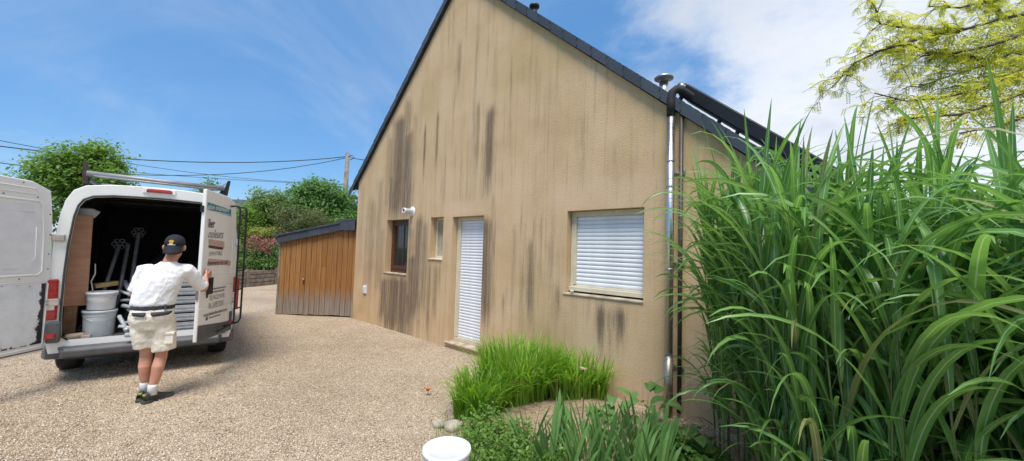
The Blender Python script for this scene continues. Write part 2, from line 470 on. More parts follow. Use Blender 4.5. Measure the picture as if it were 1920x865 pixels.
foot = np.clip(1-ZG/0.45, 0, 1)*np.clip((fbm(SG*3, ZG*2, 4, 55)-0.42)*3, 0, 1)*0.35
dirt = np.clip(dirt + gen*(1-dirt) + gen2*(1-dirt) + foot*(1-dirt), 0, 1)
for o, r in ((OD, 0.45), (OB, 0.25)):          # newer, cleaner render patch over the heads
    e = np.exp(-((SG-0.5*(o[0]+o[1])+0.1)/(0.75*(o[1]-o[0])))**4)*np.exp(-((ZG-o[3]-0.12)/0.16)**4)
    dirt *= 1-0.6*e*(r/0.45)
alg = np.clip((fbm(SG*1.1, ZG*0.9, 4, 91)-0.42)*2.6, 0, 1)*np.clip(0.4+fbm(SG*14, ZG*1.2, 3, 14)*0.9, 0, 1)
alg *= np.clip(0.32 + 0.5*np.exp(-((ZG-0.45)/0.5)**2) + 0.65*np.clip((SG-7.2)/0.4, 0, 1) + 0.35*np.exp(-((SG-6.4)/1.2)**2), 0, 1)
patch = np.exp(-((SG-0.5*(OD[0]+OD[1])+0.22)/0.5)**4)*np.exp(-((ZG-OD[3]-0.14)/0.14)**4) + 0.7*np.exp(-((SG-0.5*(OB[0]+OB[1]))/0.72)**6)*np.exp(-((ZG-OB[3]-0.2)/0.2)**4)
nr, nc = ZG.shape
F = []
for j in range(nr-1):
    for i in range(nc-1):
        sm, zm = 0.5*(sl[i]+sl[i+1]), 0.25*(ZG[j, i]+ZG[j, i+1]+ZG[j+1, i]+ZG[j+1, i+1])
        if any(o[0] < sm < o[1] and o[2] < zm < o[3] for o in OP): continue
        if zs[j] >= tp[i] and zs[j] >= tp[i+1]: continue
        if zs[j] >= tp[i]: F.append((j*nc+i+1, (j+1)*nc+i+1, (j+1)*nc+i)); continue
        if zs[j] >= tp[i+1]: F.append((j*nc+i, j*nc+i+1, (j+1)*nc+i)); continue
        F.append((j*nc+i, j*nc+i+1, (j+1)*nc+i+1)); F.append((j*nc+i, (j+1)*nc+i+1, (j+1)*nc+i))
me = npmesh('gable_wall', np.stack([SG.ravel(), np.zeros(SG.size), ZG.ravel()], 1), F, False,
            [('dirt', 'POINT', dirt.ravel()), ('algae', 'POINT', alg.ravel()), ('patch', 'POINT', np.clip(patch, 0, 1).ravel())])
def render_mat(name, stains=True):
    t = NT(name)
    col = t.ramp(t.noise(1.3, 6, 0.6), [(0.3, (0.55, 0.38, 0.215)), (0.5, (0.63, 0.45, 0.27)), (0.72, (0.68, 0.51, 0.33))])
    col = t.mix(t.range(t.noise(38, 5, 0.7), 0.35, 0.75, 0, 0.4), col, (0.50, 0.345, 0.205))
    if stains:
        col = t.mix(t.math('MULTIPLY', t.attr('patch'), 0.45), col, (0.70, 0.51, 0.38))
        col = t.mix(t.math('MULTIPLY', t.attr('algae'), 0.7), col, (0.40, 0.315, 0.12))
        drip = t.noise(1.0, 5, 0.7, t.map((46, 46, 2.6)))
        spk = t.noise(85, 4, 0.75, t.map((1, 1, .55)))
        m_ = t.math('ADD', t.math('MULTIPLY', t.attr('dirt'), 1.25), t.math('ADD', t.math('MULTIPLY', t.math('SUBTRACT', drip, 0.5), 1.25), t.math('MULTIPLY', t.math('SUBTRACT', spk, 0.5), 1.3)))
        m_ = t.math('MULTIPLY', t.range(m_, 0.0, 1.3), t.range(t.attr('dirt'), 0.0, 0.16))
        col = t.mix(t.math('MULTIPLY', m_, 0.82), col, (0.085, 0.064, 0.054))
    vv = t.map((1, 1, 0.7))
    h = t.math('ADD', t.noise(75, 6, 0.7, vv), t.math('MULTIPLY', t.noise(190, 3, 0.6, vv), 0.6))
    t.bump(h, 0.6, 0.016)
    return t.set(col, 0.92, 0, 0.15)
M_render = render_mat('wall_render'); M_plain = render_mat('reveal_render', False)
link('gable_wall', me, M_render, house)
# other walls, gable thickness
HD = 7.5
mb = MB()
def zt(s): return float(ztop(s))
mb.add([(0, 0, -.1), (0, HD, -.1), (0, HD, zt(0)-.015), (0, 0, zt(0)-.015)], [(0, 3, 2, 1)])
mb.build('side_wall', M_plain, house)
mb = MB(); mb.add([(S_END, 0, -.1), (S_END, HD, -.1), (S_END, HD, Z_E-.015), (S_END, 0, Z_E-.015)], [(0, 1, 2, 3)]); mb.build('side_wall', M_plain, house)
mb = MB(); mb.add([(0, HD, -.1), (S_END, HD, -.1), (S_END, HD, Z_E-.02), (S_AP, HD, Z_AP-.02), (0, HD, zt(0)-.02)], [(0, 1, 2, 3, 4)]); mb.build('rear_wall', M_plain, house)

# roof slabs
t = NT('slate')
sv = t.map((1, 1, 1))
br = t.n.new('ShaderNodeTexBrick'); t.l.new(sv, br.inputs['Vector']); br.inputs['Scale'].default_value = 4.0
br.inputs['Color1'].default_value = (0.05, 0.058, 0.07, 1); br.inputs['Color2'].default_value = (0.075, 0.082, 0.095, 1); br.inputs['Mortar'].default_value = (0.02, 0.022, 0.026, 1)
br.inputs['Mortar Size'].default_value = 0.012
t.bump(br.outputs['Fac'], -0.4, 0.01)
M_slateroof = t.set(br.outputs['Color'], 0.5, 0, 0.4)
t = NT('verge_slate')
ob = t.mix(t.rnd(), (0.036, 0.044, 0.058), (0.056, 0.066, 0.084))
ob = t.mix(t.range(t.noise(9, 6, 0.65), 0.45, 0.75, 0, 0.45), ob, (0.09, 0.095, 0.095))
t.bump(t.noise(45, 5), 0.3, 0.004)
M_slate = t.set(ob, 0.48, 0, 0.45)
VT = 0.145                      # height of the verge, measured upright
for side in (-1, 1):
    mb = MB()
    if side < 0: s0, s1, f = -0.22, S_AP, zl
    else: s0, s1, f = S_AP, S_END+0.28, zr
    y0, y1, th, zo = -0.03, HD+0.1, 0.06, VT-0.035
    P = [(s0, y0, f(s0)+zo-th), (s1, y0, f(s1)+zo-th), (s1, y1, f(s1)+zo-th), (s0, y1, f(s0)+zo-th)]
    mb.hexa(P + [(p[0], p[1], p[2]+th) for p in P])
    mb.build('roof', M_slateroof, house)
# verge slates: one by one, each lapping the next, lower corner clipped to a curve
pitch = 0.30
for side in (-1, 1):
    f = zl if side < 0 else zr
    slope = LS if side < 0 else RS
    L_ = (S_AP+0.22) if side < 0 else (S_END+0.28-S_AP)
    hyp = math.hypot(1, slope); npc = int(L_*hyp/pitch)+1
    ux, uz = side/hyp, side*slope/hyp            # down the slope from the ridge
    mb = MB()
    k_ = (0.0, 0.02)
    up_ = (0, 1)
    hgt = VT/ hyp * 1.0
    # outline in (along the slope, upright) coordinates
    ol = [(0, 0), (pitch*1.12, 0.0), (pitch*1.17, hgt*0.30*hyp), (pitch*1.10, hgt*0.62*hyp), (pitch*1.16, VT), (0, VT)]
    mb.prism(ol, lambda a, b, t_: (a*ux, t_, a*uz + b), -0.012, 0.0)
    msh = mb.mesh('slate'); msh.materials.append(M_slate)
    for k in range(npc):
        a = k*pitch
        o = bpy.data.objects.new('slate', msh); COL.objects.link(o); o.parent = house
        # every slate tilts a little so that its lower end lies over the next one
        o.location = (S_AP + a*ux, -0.055 + 0.003*((k*7) % 5)/5, Z_AP + a*uz - 0.012*((k*3) % 4)/4)
        o.rotation_euler = (0, 0, side*-0.045)
    # backing board behind the slates
    mb = MB(); s1 = -0.2 if side < 0 else S_END+0.26
    P = [(S_AP, -0.04, Z_AP+0.004), (s1, -0.04, f(s1)+0.004), (s1, -0.001, f(s1)+0.004), (S_AP, -0.001, Z_AP+0.004)]
    mb.hexa(P + [(p[0], p[1], p[2]+VT-0.06) for p in P]); mb.build('verge_board', simple('verge_dark', (0.03, 0.034, 0.04), 0.7), house)
# drip edge crest of slate tips along the right slope (ragged line of roof slates)
mb = MB()
for k in range(70):
    a = k*0.1; s0 = S_AP + a/math.hypot(1, RS)
    if s0 > S_END+0.2: break
    z0 = zr(s0)+VT-0.02
    s1 = s0+0.13; z1 = zr(s1)+VT-0.02+0.012
    mb.hexa([(s0, -0.03, z0), (s1, -0.03, z1), (s1, 0.3, z1), (s0, 0.3, z0), (s0, -0.03, z0+.012), (s1, -0.03, z1+.014), (s1, 0.3, z1+.014), (s0, 0.3, z0+.012)])
mb.build('eave_course', M_slate, house)

# reveals of the four openings
M_cream = simple('cream_frame', (0.62, 0.56, 0.42), 0.5, var=0.08, dirt=(0.3, 0.25, 0.17), damt=0.25)
M_white = simple('white_plastic', (0.74, 0.76, 0.80), 0.4, var=0.05, dirt=(0.45, 0.43, 0.4), damt=0.2, scale=4)
M_brown = simple('brown_wood', (0.095, 0.036, 0.018), 0.4, var=0.3, scale=20)
M_sill = simple('sill', (0.44, 0.36, 0.26), 0.8, var=0.3, bump=.3, dirt=(0.13, 0.10, 0.075), damt=0.7, dscale=6)
M_dark = simple('dark_gap', (0.012, 0.011, 0.01), 0.9)
t = NT('window_glass')
M_glass = t.set((0.012, 0.014, 0.016), 0.06, 0, 0.6)
for o in OP:
    s0, s1, z0, z1 = o; d_ = RVD
    mb = MB()
    mb.add([(s0, 0, z0), (s0, d_, z0), (s0, d_, z1), (s0, 0, z1)], [(0, 1, 2, 3)])
    mb.add([(s1, 0, z0), (s1, d_, z0), (s1, d_, z1), (s1, 0, z1)], [(3, 2, 1, 0)])
    mb.add([(s0, 0, z1), (s0, d_, z1), (s1, d_, z1), (s1, 0, z1)], [(0, 1, 2, 3)])
    mb.add([(s0, 0, z0), (s0, d_, z0), (s1, d_, z0), (s1, 0, z0)], [(3, 2, 1, 0)])
    mb.add([(s0-.02, d_+.1, z0-.02), (s1+.02, d_+.1, z0-.02), (s1+.02, d_+.1, z1+.02), (s0-.02, d_+.1, z1+.02)], [(0, 1, 2, 3)])
    mb.build('reveal', M_plain, house)
def frame(mb, s0, s1, z0, z1, y0, y1, w, wb=None, wt=None):
    wb = wb or w; wt = wt or w
    mb.box(s0, s0+w, y0, y1, z0, z1); mb.box(s1-w, s1, y0, y1, z0, z1)
    mb.box(s0+w, s1-w, y0+.001, y1-.001, z0, z0+wb); mb.box(s0+w, s1-w, y0+.001, y1-.001, z1-wt, z1)
    return mb
e_ = 0.004
# brown window
s0, s1, z0, z1 = OW
w_ = frame(MB(), s0+e_, s1-e_, z0+e_, z1-e_, .13, .19, .055, .07).build('window', M_brown, house, bevel=.004)
tag(w_, 'dark brown wooden casement window')
frame(MB(), s0+.06, s1-.06, z0+.078, z1-.06, .115, .165, .055, .07).build('sash', M_brown, w_, bevel=.005)
MB().box(s0+.10, s1-.10, .145, .15, z0+.13, z1-.10).build('pane', M_glass, w_)
mb = MB().box(s0+.115, s0+.15, .136, .142, z0+.14, z1-.11); mb.box(s0+.55*(s1-s0), s0+.55*(s1-s0)+.02, .134, .142, z0+.14, z1-.11)
mb.build('glazing_strip', M_brown, w_)
MB().hexa([(s0-.05, -.016, z0-.022), (s1+.002, -.016, z0-.022), (s1+.002, .12, z0-.02), (s0-.05, .12, z0-.02), (s0-.05, -.016, z0-.001), (s1+.002, -.016, z0-.001), (s1+.002, .12, z0+.006), (s0-.05, .12, z0+.006)]).build('sill', M_sill, w_, bevel=.006)
# slit window
s0, s1, z0, z1 = OS
w_ = frame(MB(), s0+e_, s1-e_, z0+e_, z1-e_, .13, .19, .045).build('window', M_cream, house, bevel=.004)
tag(w_, 'narrow cream slit window')
MB().box(s0+.05, s1-.05, .155, .16, z0+.05, z1-.05).build('pane', simple('frosted', (0.40, 0.36, 0.27), 0.25), w_)
MB().hexa([(s0-.03, -.02, z0-.022), (s1+.003, -.02, z0-.022), (s1+.003, .13, z0-.02), (s0-.03, .13, z0-.02), (s0-.03, -.02, z0-.001), (s1+.003, -.02, z0-.001), (s1+.003, .13, z0+.006), (s0-.03, .13, z0+.006)]).build('sill', simple('pale_sill', (0.6, 0.55, 0.45), 0.7), w_, bevel=.005)
# roller shutters
def shutter(o, label, pitch_, ls, bot, top, yb, gap=0.0):
    s0, s1, z0, z1 = o
    w_ = frame(MB(), s0+e_, s1-e_, z0+e_+gap, z1-e_, yb, yb+.07, ls, bot, top).build('roller_shutter', M_cream, house, bevel=.004)
    tag(w_, label)
    a, b = z0+gap+bot+.004, z1-top-.002
    n_ = int((b-a)/pitch_); p_ = (b-a)/n_
    # slat profile: rounded outwards, tucked in at the joint
    prof = [(.0, .010), (.06, .003), (.25, -.002), (.55, -.003), (.80, -.001), (.94, .003), (.985, .009)]
    L = s1-s0-2*ls-.012
    mb = MB(); m_ = len(prof)
    V = [(x, y_, u*p_) for x in (0, L) for (u, y_) in prof] + [(x, .02, u) for x in (0, L) for u in (0, p_*.98)]
    F = [(i, m_+i, m_+i+1, i+1) for i in range(m_-1)] + [(2*m_, 2*m_+1, 2*m_+3, 2*m_+2)]
    mb.add(V, F); ms = mb.mesh('slat', True); ms.materials.append(M_white)
    for k in range(n_):
        o2 = bpy.data.objects.new('slat', ms); COL.objects.link(o2); o2.parent = w_
        o2.location = (s0+ls+.006, yb+.028, a+k*p_)
    MB().box(s0+ls+.004, s1-ls-.004, yb+.056, yb+.062, a, b).build('slat_gap', simple('slat_gap', (0.10, 0.10, 0.105), 0.8), w_)
    return w_
sh = shutter(OD, 'closed white roller shutter of the door', .050, .055, .07, .06, .115)
s0, s1, z0, z1 = OD
MB().box(s0+.058, s0+.10, .11, .18, z0+.08, z1-.06).build('guide_rail', M_cream, sh, bevel=.003)
MB().hexa([(s0-.07, -.04, z0-.035), (s1+.01, -.04, z0-.035), (s1+.01, .11, z0-.03), (s0-.07, .11, z0-.03), (s0-.07, -.04, z0-.003), (s1+.01, -.04, z0-.003), (s1+.01, .11, z0+.008), (s0-.07, .11, z0+.008)]).build('threshold', M_sill, sh, bevel=.008)
sh = shutter(OB, 'closed white roller shutter of the large window', .0525, .05, .075, .07, .10, gap=.028)
s0, s1, z0, z1 = OB
MB().box(s0+.053, s0+.085, .095, .165, z0+.115, z1-.075).build('guide_rail', M_cream, sh, bevel=.003)
MB().box(s0+.01, s1-.01, .15, .19, z0+.002, z0+.026).build('sill_gap', M_dark, sh)
MB().box(s0+.004, s1-.004, .06, .099, z0+.03, z0+.085).build('bottom_rail', M_cream, sh, bevel=.004)
MB().hexa([(s0-.04, -.014, z0-.022), (s1+.004, -.014, z0-.022), (s1+.004, .10, z0-.02), (s0-.04, .10, z0-.02), (s0-.04, -.014, z0-.001), (s1+.004, -.014, z0-.001), (s1+.004, .10, z0+.01), (s0-.04, .10, z0+.01)]).build('sill', M_sill, sh, bevel=.006)
pb = W(1072, 553); tag(MB().ball((pb[0], -.0, OB[2]+.03), (.028, .022, .02), 10, 6).build('pebble', simple('pale_stone', (.6, .57, .5), .8, bump=.3), None, True), 'small pale pebble lying on the sill of the large shuttered window', 'pebble')
bpy.data.objects['pebble'].matrix_world = Matrix.Translation(Vector(WA)) @ Matrix.Rotation(WTH, 4, 'Z')
# flue terminal and vent grille, wall conduit
vx, vz = W(771, 397)
v_ = MB().lathe([(.001, -.012), (.085, -.012), (.095, -.006), (.095, .004), (.001, .004)], 28, (vx+.04, 0, vz), 'Y').build('boiler_flue', M_white, house, True)
mb = MB().lathe([(.05, -.01), (.05, -.16), (.056, -.165), (.056, -.20), (.035, -.20), (.035, -.12)], 24, (vx+.04, 0, vz), 'Y'); mb.build('flue_pipe', M_white, v_, True)
MB().lathe([(.034, -.19), (.001, -.19), (.001, -.13), (.034, -.13)], 16, (vx+.04, 0, vz), 'Y').build('flue_mouth', M_dark, v_)
gx, gz_ = W(685, 543)
v_ = MB().box(gx-.075, gx+.075, -.022, -.002, gz_-.09, gz_+.09).build('vent_grille', M_white, house, bevel=.006)
for k in range(6): MB().hexa([(gx-.055, -.034, gz_-.07+k*.024), (gx+.055, -.034, gz_-.07+k*.024), (gx+.055, -.021, gz_-.062+k*.024), (gx-.055, -.021, gz_-.062+k*.024), (gx-.055, -.034, gz_-.062+k*.024), (gx+.055, -.034, gz_-.062+k*.024), (gx+.055, -.021, gz_-.052+k*.024), (gx-.055, -.021, gz_-.052+k*.024)]).build('louvre', M_white, v_)

# clad pipe run with black insulated bend, beside it a dark cable duct
t = NT('steel'); t.bump(t.noise(6, 3), .05, .01)
M_steel = t.set(t.mix(t.noise(3, 4), (.50, .50, .50), (.66, .66, .66)), t.range(t.noise(2.2, 5), .3, .7, .2, .42), 1.0)
M_steel2 = simple('galvanised', (.45, .46, .47), .42, 1.0, var=.2, scale=15)
M_foam = simple('black_foam', (.014, .014, .015), .75, bump=.3, bscale=90)
px_, pz_ = W(1262, 214); bx_, bz_ = W(1258, 780)
px_ = 0.5*(px_+bx_)
pl = MB().tube([(px_, -.075, .60), (px_, -.075, pz_)], .041, 20).build('pipe_cladding', M_steel, house, True)
MB().tube([(px_, -.075, .02), (px_, -.075, .62)], .045, 20).build('pipe_foot', simple('aged_steel', (.40, .33, .26), .38, .8, var=.35, scale=6), pl, True)
for z_ in (.62, 1.55, 2.45, pz_-.55): MB().lathe([(.042, -.012), (.0445, -.008), (.0445, .008), (.042, .012)], 20, (px_, -.075, z_), 'Z', True).build('joint_band', M_steel2, pl, True)
zt_ = zr(px_)+VT
zb_ = W(1266, 168, -.05)[1]
bend = [(px_, -.075, pz_-.05), (px_, -.075, pz_+.10), (px_, -.075, zb_-.10), (px_+.012, -.068, zb_-.035), (px_+.045, -.045, zb_), (px_+.085, .0, zb_-.005), (px_+.115, .06, zb_-.035), (px_+.14, .14, zb_-.05)]
MB().tube(bend, .046, 14).build('insulated_bend', M_foam, house, True)
MB().tube([(px_+.10, -.035, .05), (px_+.10, -.035, zr(px_+.10)-.02)], .022, 12).build('cable_duct', simple('dark_duct', (.045, .038, .032), .5), house, True)
for z_ in (.5, 1.6, 2.6): MB().box(px_-.055, px_+.14, -.02, -.001, z_, z_+.03).build('pipe_bracket', M_steel2, house)
# flue with a conical hat, small roof vent: stand on the rear slope
def roofthing(x, y0, off):
    return W(x, y0, off)
hx, hz = W(1245, 150, .9)
fl = MB().tube([(hx, .9, zr(hx)+VT-.1), (hx, .9, hz-.03)], .062, 20).build('chimney_flue', M_steel, house, True)
MB().lathe([(.065, -.03), (.125, -.02), (.128, -.005), (.10, .02), (.04, .045), (.001, .05), (.001, -.03)], 28, (hx, .9, hz+.03)).build('chimney_hat', M_steel2, fl, True)
for a in (0, 2.1, 4.2): MB().bar((hx+.055*math.cos(a), .9+.055*math.sin(a), hz-.06), (hx+.08*math.cos(a), .9+.08*math.sin(a), hz+.02), .012, .004).build('hat_strut', M_steel2, fl)
hx, hz = W(1002, 14, .5)
fl = MB().tube([(hx, .5, zr(hx)+VT-.1), (hx, .5, hz)], .05, 16).build('roof_vent', simple('vent_dark', (.03, .032, .036), .5), house, True)
MB().lathe([(.05, -.01), (.085, .0), (.085, .03), (.05, .055), (.001, .06)], 20, (hx, .5, hz)).build('vent_cap', simple('vent_dark2', (.03, .032, .036), .5), fl, True)

# ================================================================ solar collector on the right slope
so = .34
a = W(1284, 155, so); b = W(1512, 283, so); c_ = W(1296, 196, so)
M_col = simple('collector_black', (.018, .016, .015), .38, .3, var=.2)
sol = tag(empty('solar_collector', tuple(WA), WTH), 'dark flat solar collector raised on brackets above the right roof slope', 'solar panel')
a = Vector((a[0], so, a[1])); b = Vector((b[0]+.25, so, b[1]-.25*abs(RS)))
du = (b-a).normalized(); up_ = Vector((-du.z, 0, du.x)); th = .132
def pc(u, v, y_): return a + du*u + up_*v + Vector((0, y_, 0))
Ls = (b-a).length
PD = .42
MB().hexa([pc(0, -th, 0), pc(Ls, -th, 0), pc(Ls, -th, PD), pc(0, -th, PD), pc(0, 0, 0), pc(Ls, 0, 0), pc(Ls, 0, PD), pc(0, 0, PD)]).build('casing', M_col, sol, bevel=.006)
MB().hexa([pc(.03, .004, .03), pc(Ls-.03, .004, .03), pc(Ls-.03, .004, PD-.03), pc(.03, .004, PD-.03), pc(.03, .008, .03), pc(Ls-.03, .008, .03), pc(Ls-.03, .008, PD-.03), pc(.03, .008, PD-.03)]).build('glass', M_glass, sol)
MB().hexa([pc(0.02, -th-.014, .02), pc(Ls, -th-.014, .02), pc(Ls, -th-.014, .08), pc(0.02, -th-.014, .08), pc(.02, -th-.002, .02), pc(Ls, -th-.002, .02), pc(Ls, -th-.002, .08), pc(.02, -th-.002, .08)]).build('rail', simple('rail_dark', (.03, .03, .032), .4, .6), sol)
for u in (.05, Ls*.33, Ls*.46, Ls*.70, Ls*.92):
    p = pc(u, -th-.014, .06); zt2 = zr(p.x)+VT-.03
    MB().bar((p.x, .06+so, p.z), (p.x-.05, .06+so, zt2), .05, .035).build('bracket', M_col, sol, bevel=.004)
p = pc(.0, -.06, .0)
MB().tube([(px_+.13, .12, zb_-.05), tuple(p + Vector((-.06, .0, .0))), tuple(p + Vector((.02, .02, -.02)))], .03, 10).build('hose', M_foam, sol, True)
mb = MB().tube([tuple(pc(-.035, -.05, -.02)), tuple(pc(.05, -.05, -.02))], .032, 10); mb.build('hose_union', M_steel2, sol, True)

# ================================================================ shed: boarded lean-to against the house corner
so_, sdir = np.array([-5.6, 9.42]), np.array([1, -.03])/math.hypot(1, .03)
SP = plane(so_, sdir)
shed = tag(empty('timber_shed', (so_[0], so_[1], 0), math.atan2(sdir[1], sdir[0])), 'brown boarded lean to shed with sloping slate roof at the house corner', 'shed')
t = NT('shed_wood')
gv = t.map((30, 30, 1.2)); grain = t.noise(1.0, 7, 0.65, gv)
oc = t.mix(t.rnd(), (0.31, 0.145, 0.042), (0.43, 0.215, 0.07))
oc = t.mix(t.range(grain, .35, .7), oc, (0.20, 0.088, 0.026))
sx = t.n.new('ShaderNodeSeparateXYZ'); t.l.new(t.tc.outputs['Object'], sx.inputs[0])
hz_ = t.math('ADD', sx.outputs[2], t.math('MULTIPLY', t.noise(2.2, 6, .75, t.map((4, 4, .9))), -1.25))
oc = t.mix(t.range(hz_, -.42, .12, 1, 0), oc, t.mix(t.range(grain, .3, .7), (.17, .13, .105), (.30, .26, .22)))
t.bump(grain, .35, .006)
M_shed = t.set(oc, .62, 0, .35)
M_greywood = simple('grey_wood', (.25, .19, .14), .8, var=.35, scale=9, bump=.3)
flx, flz = SP(525, 456); frx, frz = SP(660, 429)
WSH = 1.84; npl = 14
def zshed(x): return flz + (frz-flz)*(x-flx)/(frx-flx)
bw = (WSH-.08)/npl
for k in range(npl):
    x0 = .045+k*bw; x1 = x0+bw-.007
    jz = random.uniform(-.004, .004)
    def plank(z0, z1a, z1b):
        return MB().hexa([(x0, jz, z0), (x1, jz, z0), (x1, jz+.022, z0), (x0, jz+.022, z0), (x0, jz, z1a), (x1, jz, z1b), (x1, jz+.022, z1b), (x0, jz+.022, z1a)])
    if k == 8:
        plank(.02, 1.18, 1.18).build('plank', M_shed, shed, bevel=.003); plank(1.188, zshed(x0)+.05, zshed(x1)+.05).build('plank', M_shed, shed, bevel=.003)
    else: plank(.015+random.uniform(0, .02), zshed(x0)+.05, zshed(x1)+.05).build('plank', M_shed, shed, bevel=.003)
MB().box(.0, .043, -.012, .06, 0, zshed(0)+.04).build('corner_post', M_greywood, shed, bevel=.003)
MB().box(WSH-.032, WSH+.03, -.012, .05, 0, zshed(WSH)+.04).build('corner_post', M_shed, shed, bevel=.003)
MB().box(.03, WSH-.02, .03, .06, .0, zshed(0)-.02).build('backing', M_dark, shed)
# body behind, parallel to the house side
nl = Matrix.Rotation(-math.atan2(sdir[1], sdir[0]), 3, 'Z') @ Vector(WN)
dp = 2.3
mb = MB(); A0, A1 = Vector((.0, .05, 0)), Vector((WSH, .05, 0))
Pb = [A0, A1, A1+nl*dp, A0+nl*dp]
mb.add(Pb + [p+Vector((0, 0, zshed(p0.x)+.03)) for p, p0 in zip(Pb, (A0, A1, A1, A0))], [(1, 2, 6, 5), (2, 3, 7, 6), (3, 0, 4, 7)])
mb.build('side_boarding', M_shed, shed)
mb = MB(); e2 = .12
Pr = [Vector((-e2, -.10, zshed(-e2)+.175)), Vector((WSH+.0, -.10, zshed(WSH)+.175)), Vector((WSH, -.10, zshed(WSH)+.175))+nl*(dp+.2), Vector((-e2, -.10, zshed(-e2)+.175))+nl*(dp+.2)]
mb.hexa(Pr + [p+Vector((0, 0, .04)) for p in Pr]); mb.build('roof', M_slateroof, shed)
nf = 6; fx0, fx1 = -.02, 1.50
for k in range(nf):
    x0 = fx0 + (fx1-fx0)*k/nf; x1 = fx0 + (fx1-fx0)*(k+1)/nf + .02
    jy = -.075 - .006*(k % 2)
    MB().hexa([(x0, jy, zshed(x0)), (x1, jy+.004, zshed(x1)), (x1, jy+.016, zshed(x1)), (x0, jy+.012, zshed(x0)), (x0, jy, zshed(x0)+.205), (x1, jy+.004, zshed(x1)+.205), (x1, jy+.016, zshed(x1)+.205), (x0, jy+.012, zshed(x0)+.205)]).build('slate', M_slate, shed)
MB().box(1.49, WSH+.02, -.10, -.055, zshed(1.66)-.03, zshed(1.66)+.245).build('fascia_cap', M_slate, shed, bevel=.006)
MB().hexa([(fx0, -.055, zshed(fx0)+.01), (WSH-.02, -.055, zshed(WSH)+.01), (WSH-.02, -.02, zshed(WSH)+.01), (fx0, -.02, zshed(fx0)+.01), (fx0, -.055, zshed(fx0)+.17), (WSH-.02, -.055, zshed(WSH)+.17), (WSH-.02, -.02, zshed(WSH)+.17), (fx0, -.02, zshed(fx0)+.17)]).build('fascia_board', M_dark, shed)
kx, kz = SP(570, 524)
MB().lathe([(.012, 0), (.012, -.03), (.022, -.035), (.022, -.05), (.001, -.055)], 14, (kx, 0, kz), 'Y').build('knob', M_steel2, shed, True)
MB().box(kx-.006, kx+.006, -.012, -.004, kz-.12, kz-.03).build('latch', M_dark, shed)
# ================================================================ van (local x to its right, local y forward, origin on the ground under the rear doors)
VC, VA = np.array([-4.6077, 5.0515]), R(40)
VE, VF = np.array([math.cos(VA), math.sin(VA)]), np.array([-math.sin(VA), math.cos(VA)])
def VP(dep): return plane(VC + VF*dep, VE)
van = tag(empty('delivery_van', (VC[0], VC[1], 0), VA), 'white work van parked with both rear doors open on the gravel', 'van')
t = NT('van_paint')
pc_ = t.mix(t.range(t.noise(2.5, 6, .65), .45, .8, 0, .35), (.84, .84, .83), (.68, .665, .62))
t.b.inputs['Coat Weight'].default_value = .35; t.b.inputs['Coat Roughness'].default_value = .12
M_van = t.set(pc_, .33, 0, .5)
M_vin = simple('van_interior', (.020, .019, .018), .85, var=.4)  # near-black colour carries the shade under the van roof
M_bump = simple('bumper_plastic', (.085, .09, .10), .55, var=.2, bump=.15, bscale=200, dirt=(.2, .17, .13), damt=.35)
M_floor = simple('van_floor', (.26, .23, .19), .6, .2, var=.4, dirt=(.08, .06, .05), damt=.7, dscale=9)
M_rubber = simple('tyre_rubber', (.016, .016, .017), .8, bump=.3, bscale=80)
M_rim = simple('rim', (.28, .28, .29), .45, .7)
M_blackm = simple('black_metal', (.018, .018, .02), .45, .2)
t = NT('tail_lens'); t.b.inputs['Coat Weight'].default_value = .6
M_red = t.set(t.mix(t.range(t.noise(30, 2), .4, .6), (.30, .008, .010), (.42, .015, .018)), .18, 0, .6)
M_clear = simple('clear_lens', (.55, .5, .48), .12, var=.1)
OUT = [(.835, .36), (.868, .5), (.878, .8), (.878, 1.25), (.866, 1.6), (.835, 1.95), (.80, 2.13), (.745, 2.25), (.65, 2.315), (.45, 2.35), (.2, 2.365), (0, 2.368)]
OPN = [(.70, .505), (.762, .56), (.772, .8), (.772, 1.25), (.760, 1.6), (.732, 1.95), (.705, 2.08), (.665, 2.155), (.59, 2.20), (.42, 2.225), (.2, 2.233), (0, 2.235)]
def full(h): return [(x, z) for x, z in h] + [(-x, z) for x, z in h[-2::-1]]
fo, fi = full(OUT), full(OPN)
nn_ = len(fo)
secs = [(0.0, 1.0, 2.368), (.012, 1.006, 2.376), (.6, 1.012, 2.385), (2.9, 1.012, 2.385), (3.3, 1.0, 2.31), (3.75, .98, 1.90), (4.15, .96, 1.36), (4.7, .93, 1.08), (4.9, .88, .80)]
mb = MB(); V = []; F = []
for (y_, ws, zm) in secs:
    for (x, z) in fo: V.append((x*ws, y_, .36+(z-.36)*(zm-.36)/(2.368-.36)))
m_ = len(secs)
for i in range(m_-1):
    for k in range(nn_-1): F.append((i*nn_+k, i*nn_+k+1, (i+1)*nn_+k+1, (i+1)*nn_+k))
F.append(tuple((m_-1)*nn_+k for k in range(nn_)))
mb.add(V, F)
V = [(x, 0, z) for x, z in fo] + [(x, .004, z) for x, z in fi] + [(x*.985, .05, z if j in (0, nn_-1) else z-.012) for j, (x, z) in enumerate(fi)]
F = [(k, nn_+k, nn_+k+1, k+1) for k in range(nn_-1)] + [(nn_+k, 2*nn_+k, 2*nn_+k+1, nn_+k+1) for k in range(nn_-1)]
F += [(0, nn_-1, 2*nn_-1, nn_)]
mb.add(V, F)
body = mb.build('body', M_van, van)
body.data.polygons.foreach_set('use_smooth', np.ones(len(body.data.polygons), dtype=bool))
es = body.modifiers.new('split', 'EDGE_SPLIT'); es.split_angle = R(32)
MB().tube([(x*.992, -.004, z) for x, z in fi], .011, 6).build('door_seal', simple('opening_seal', (.05, .055, .05), .7), body, True)
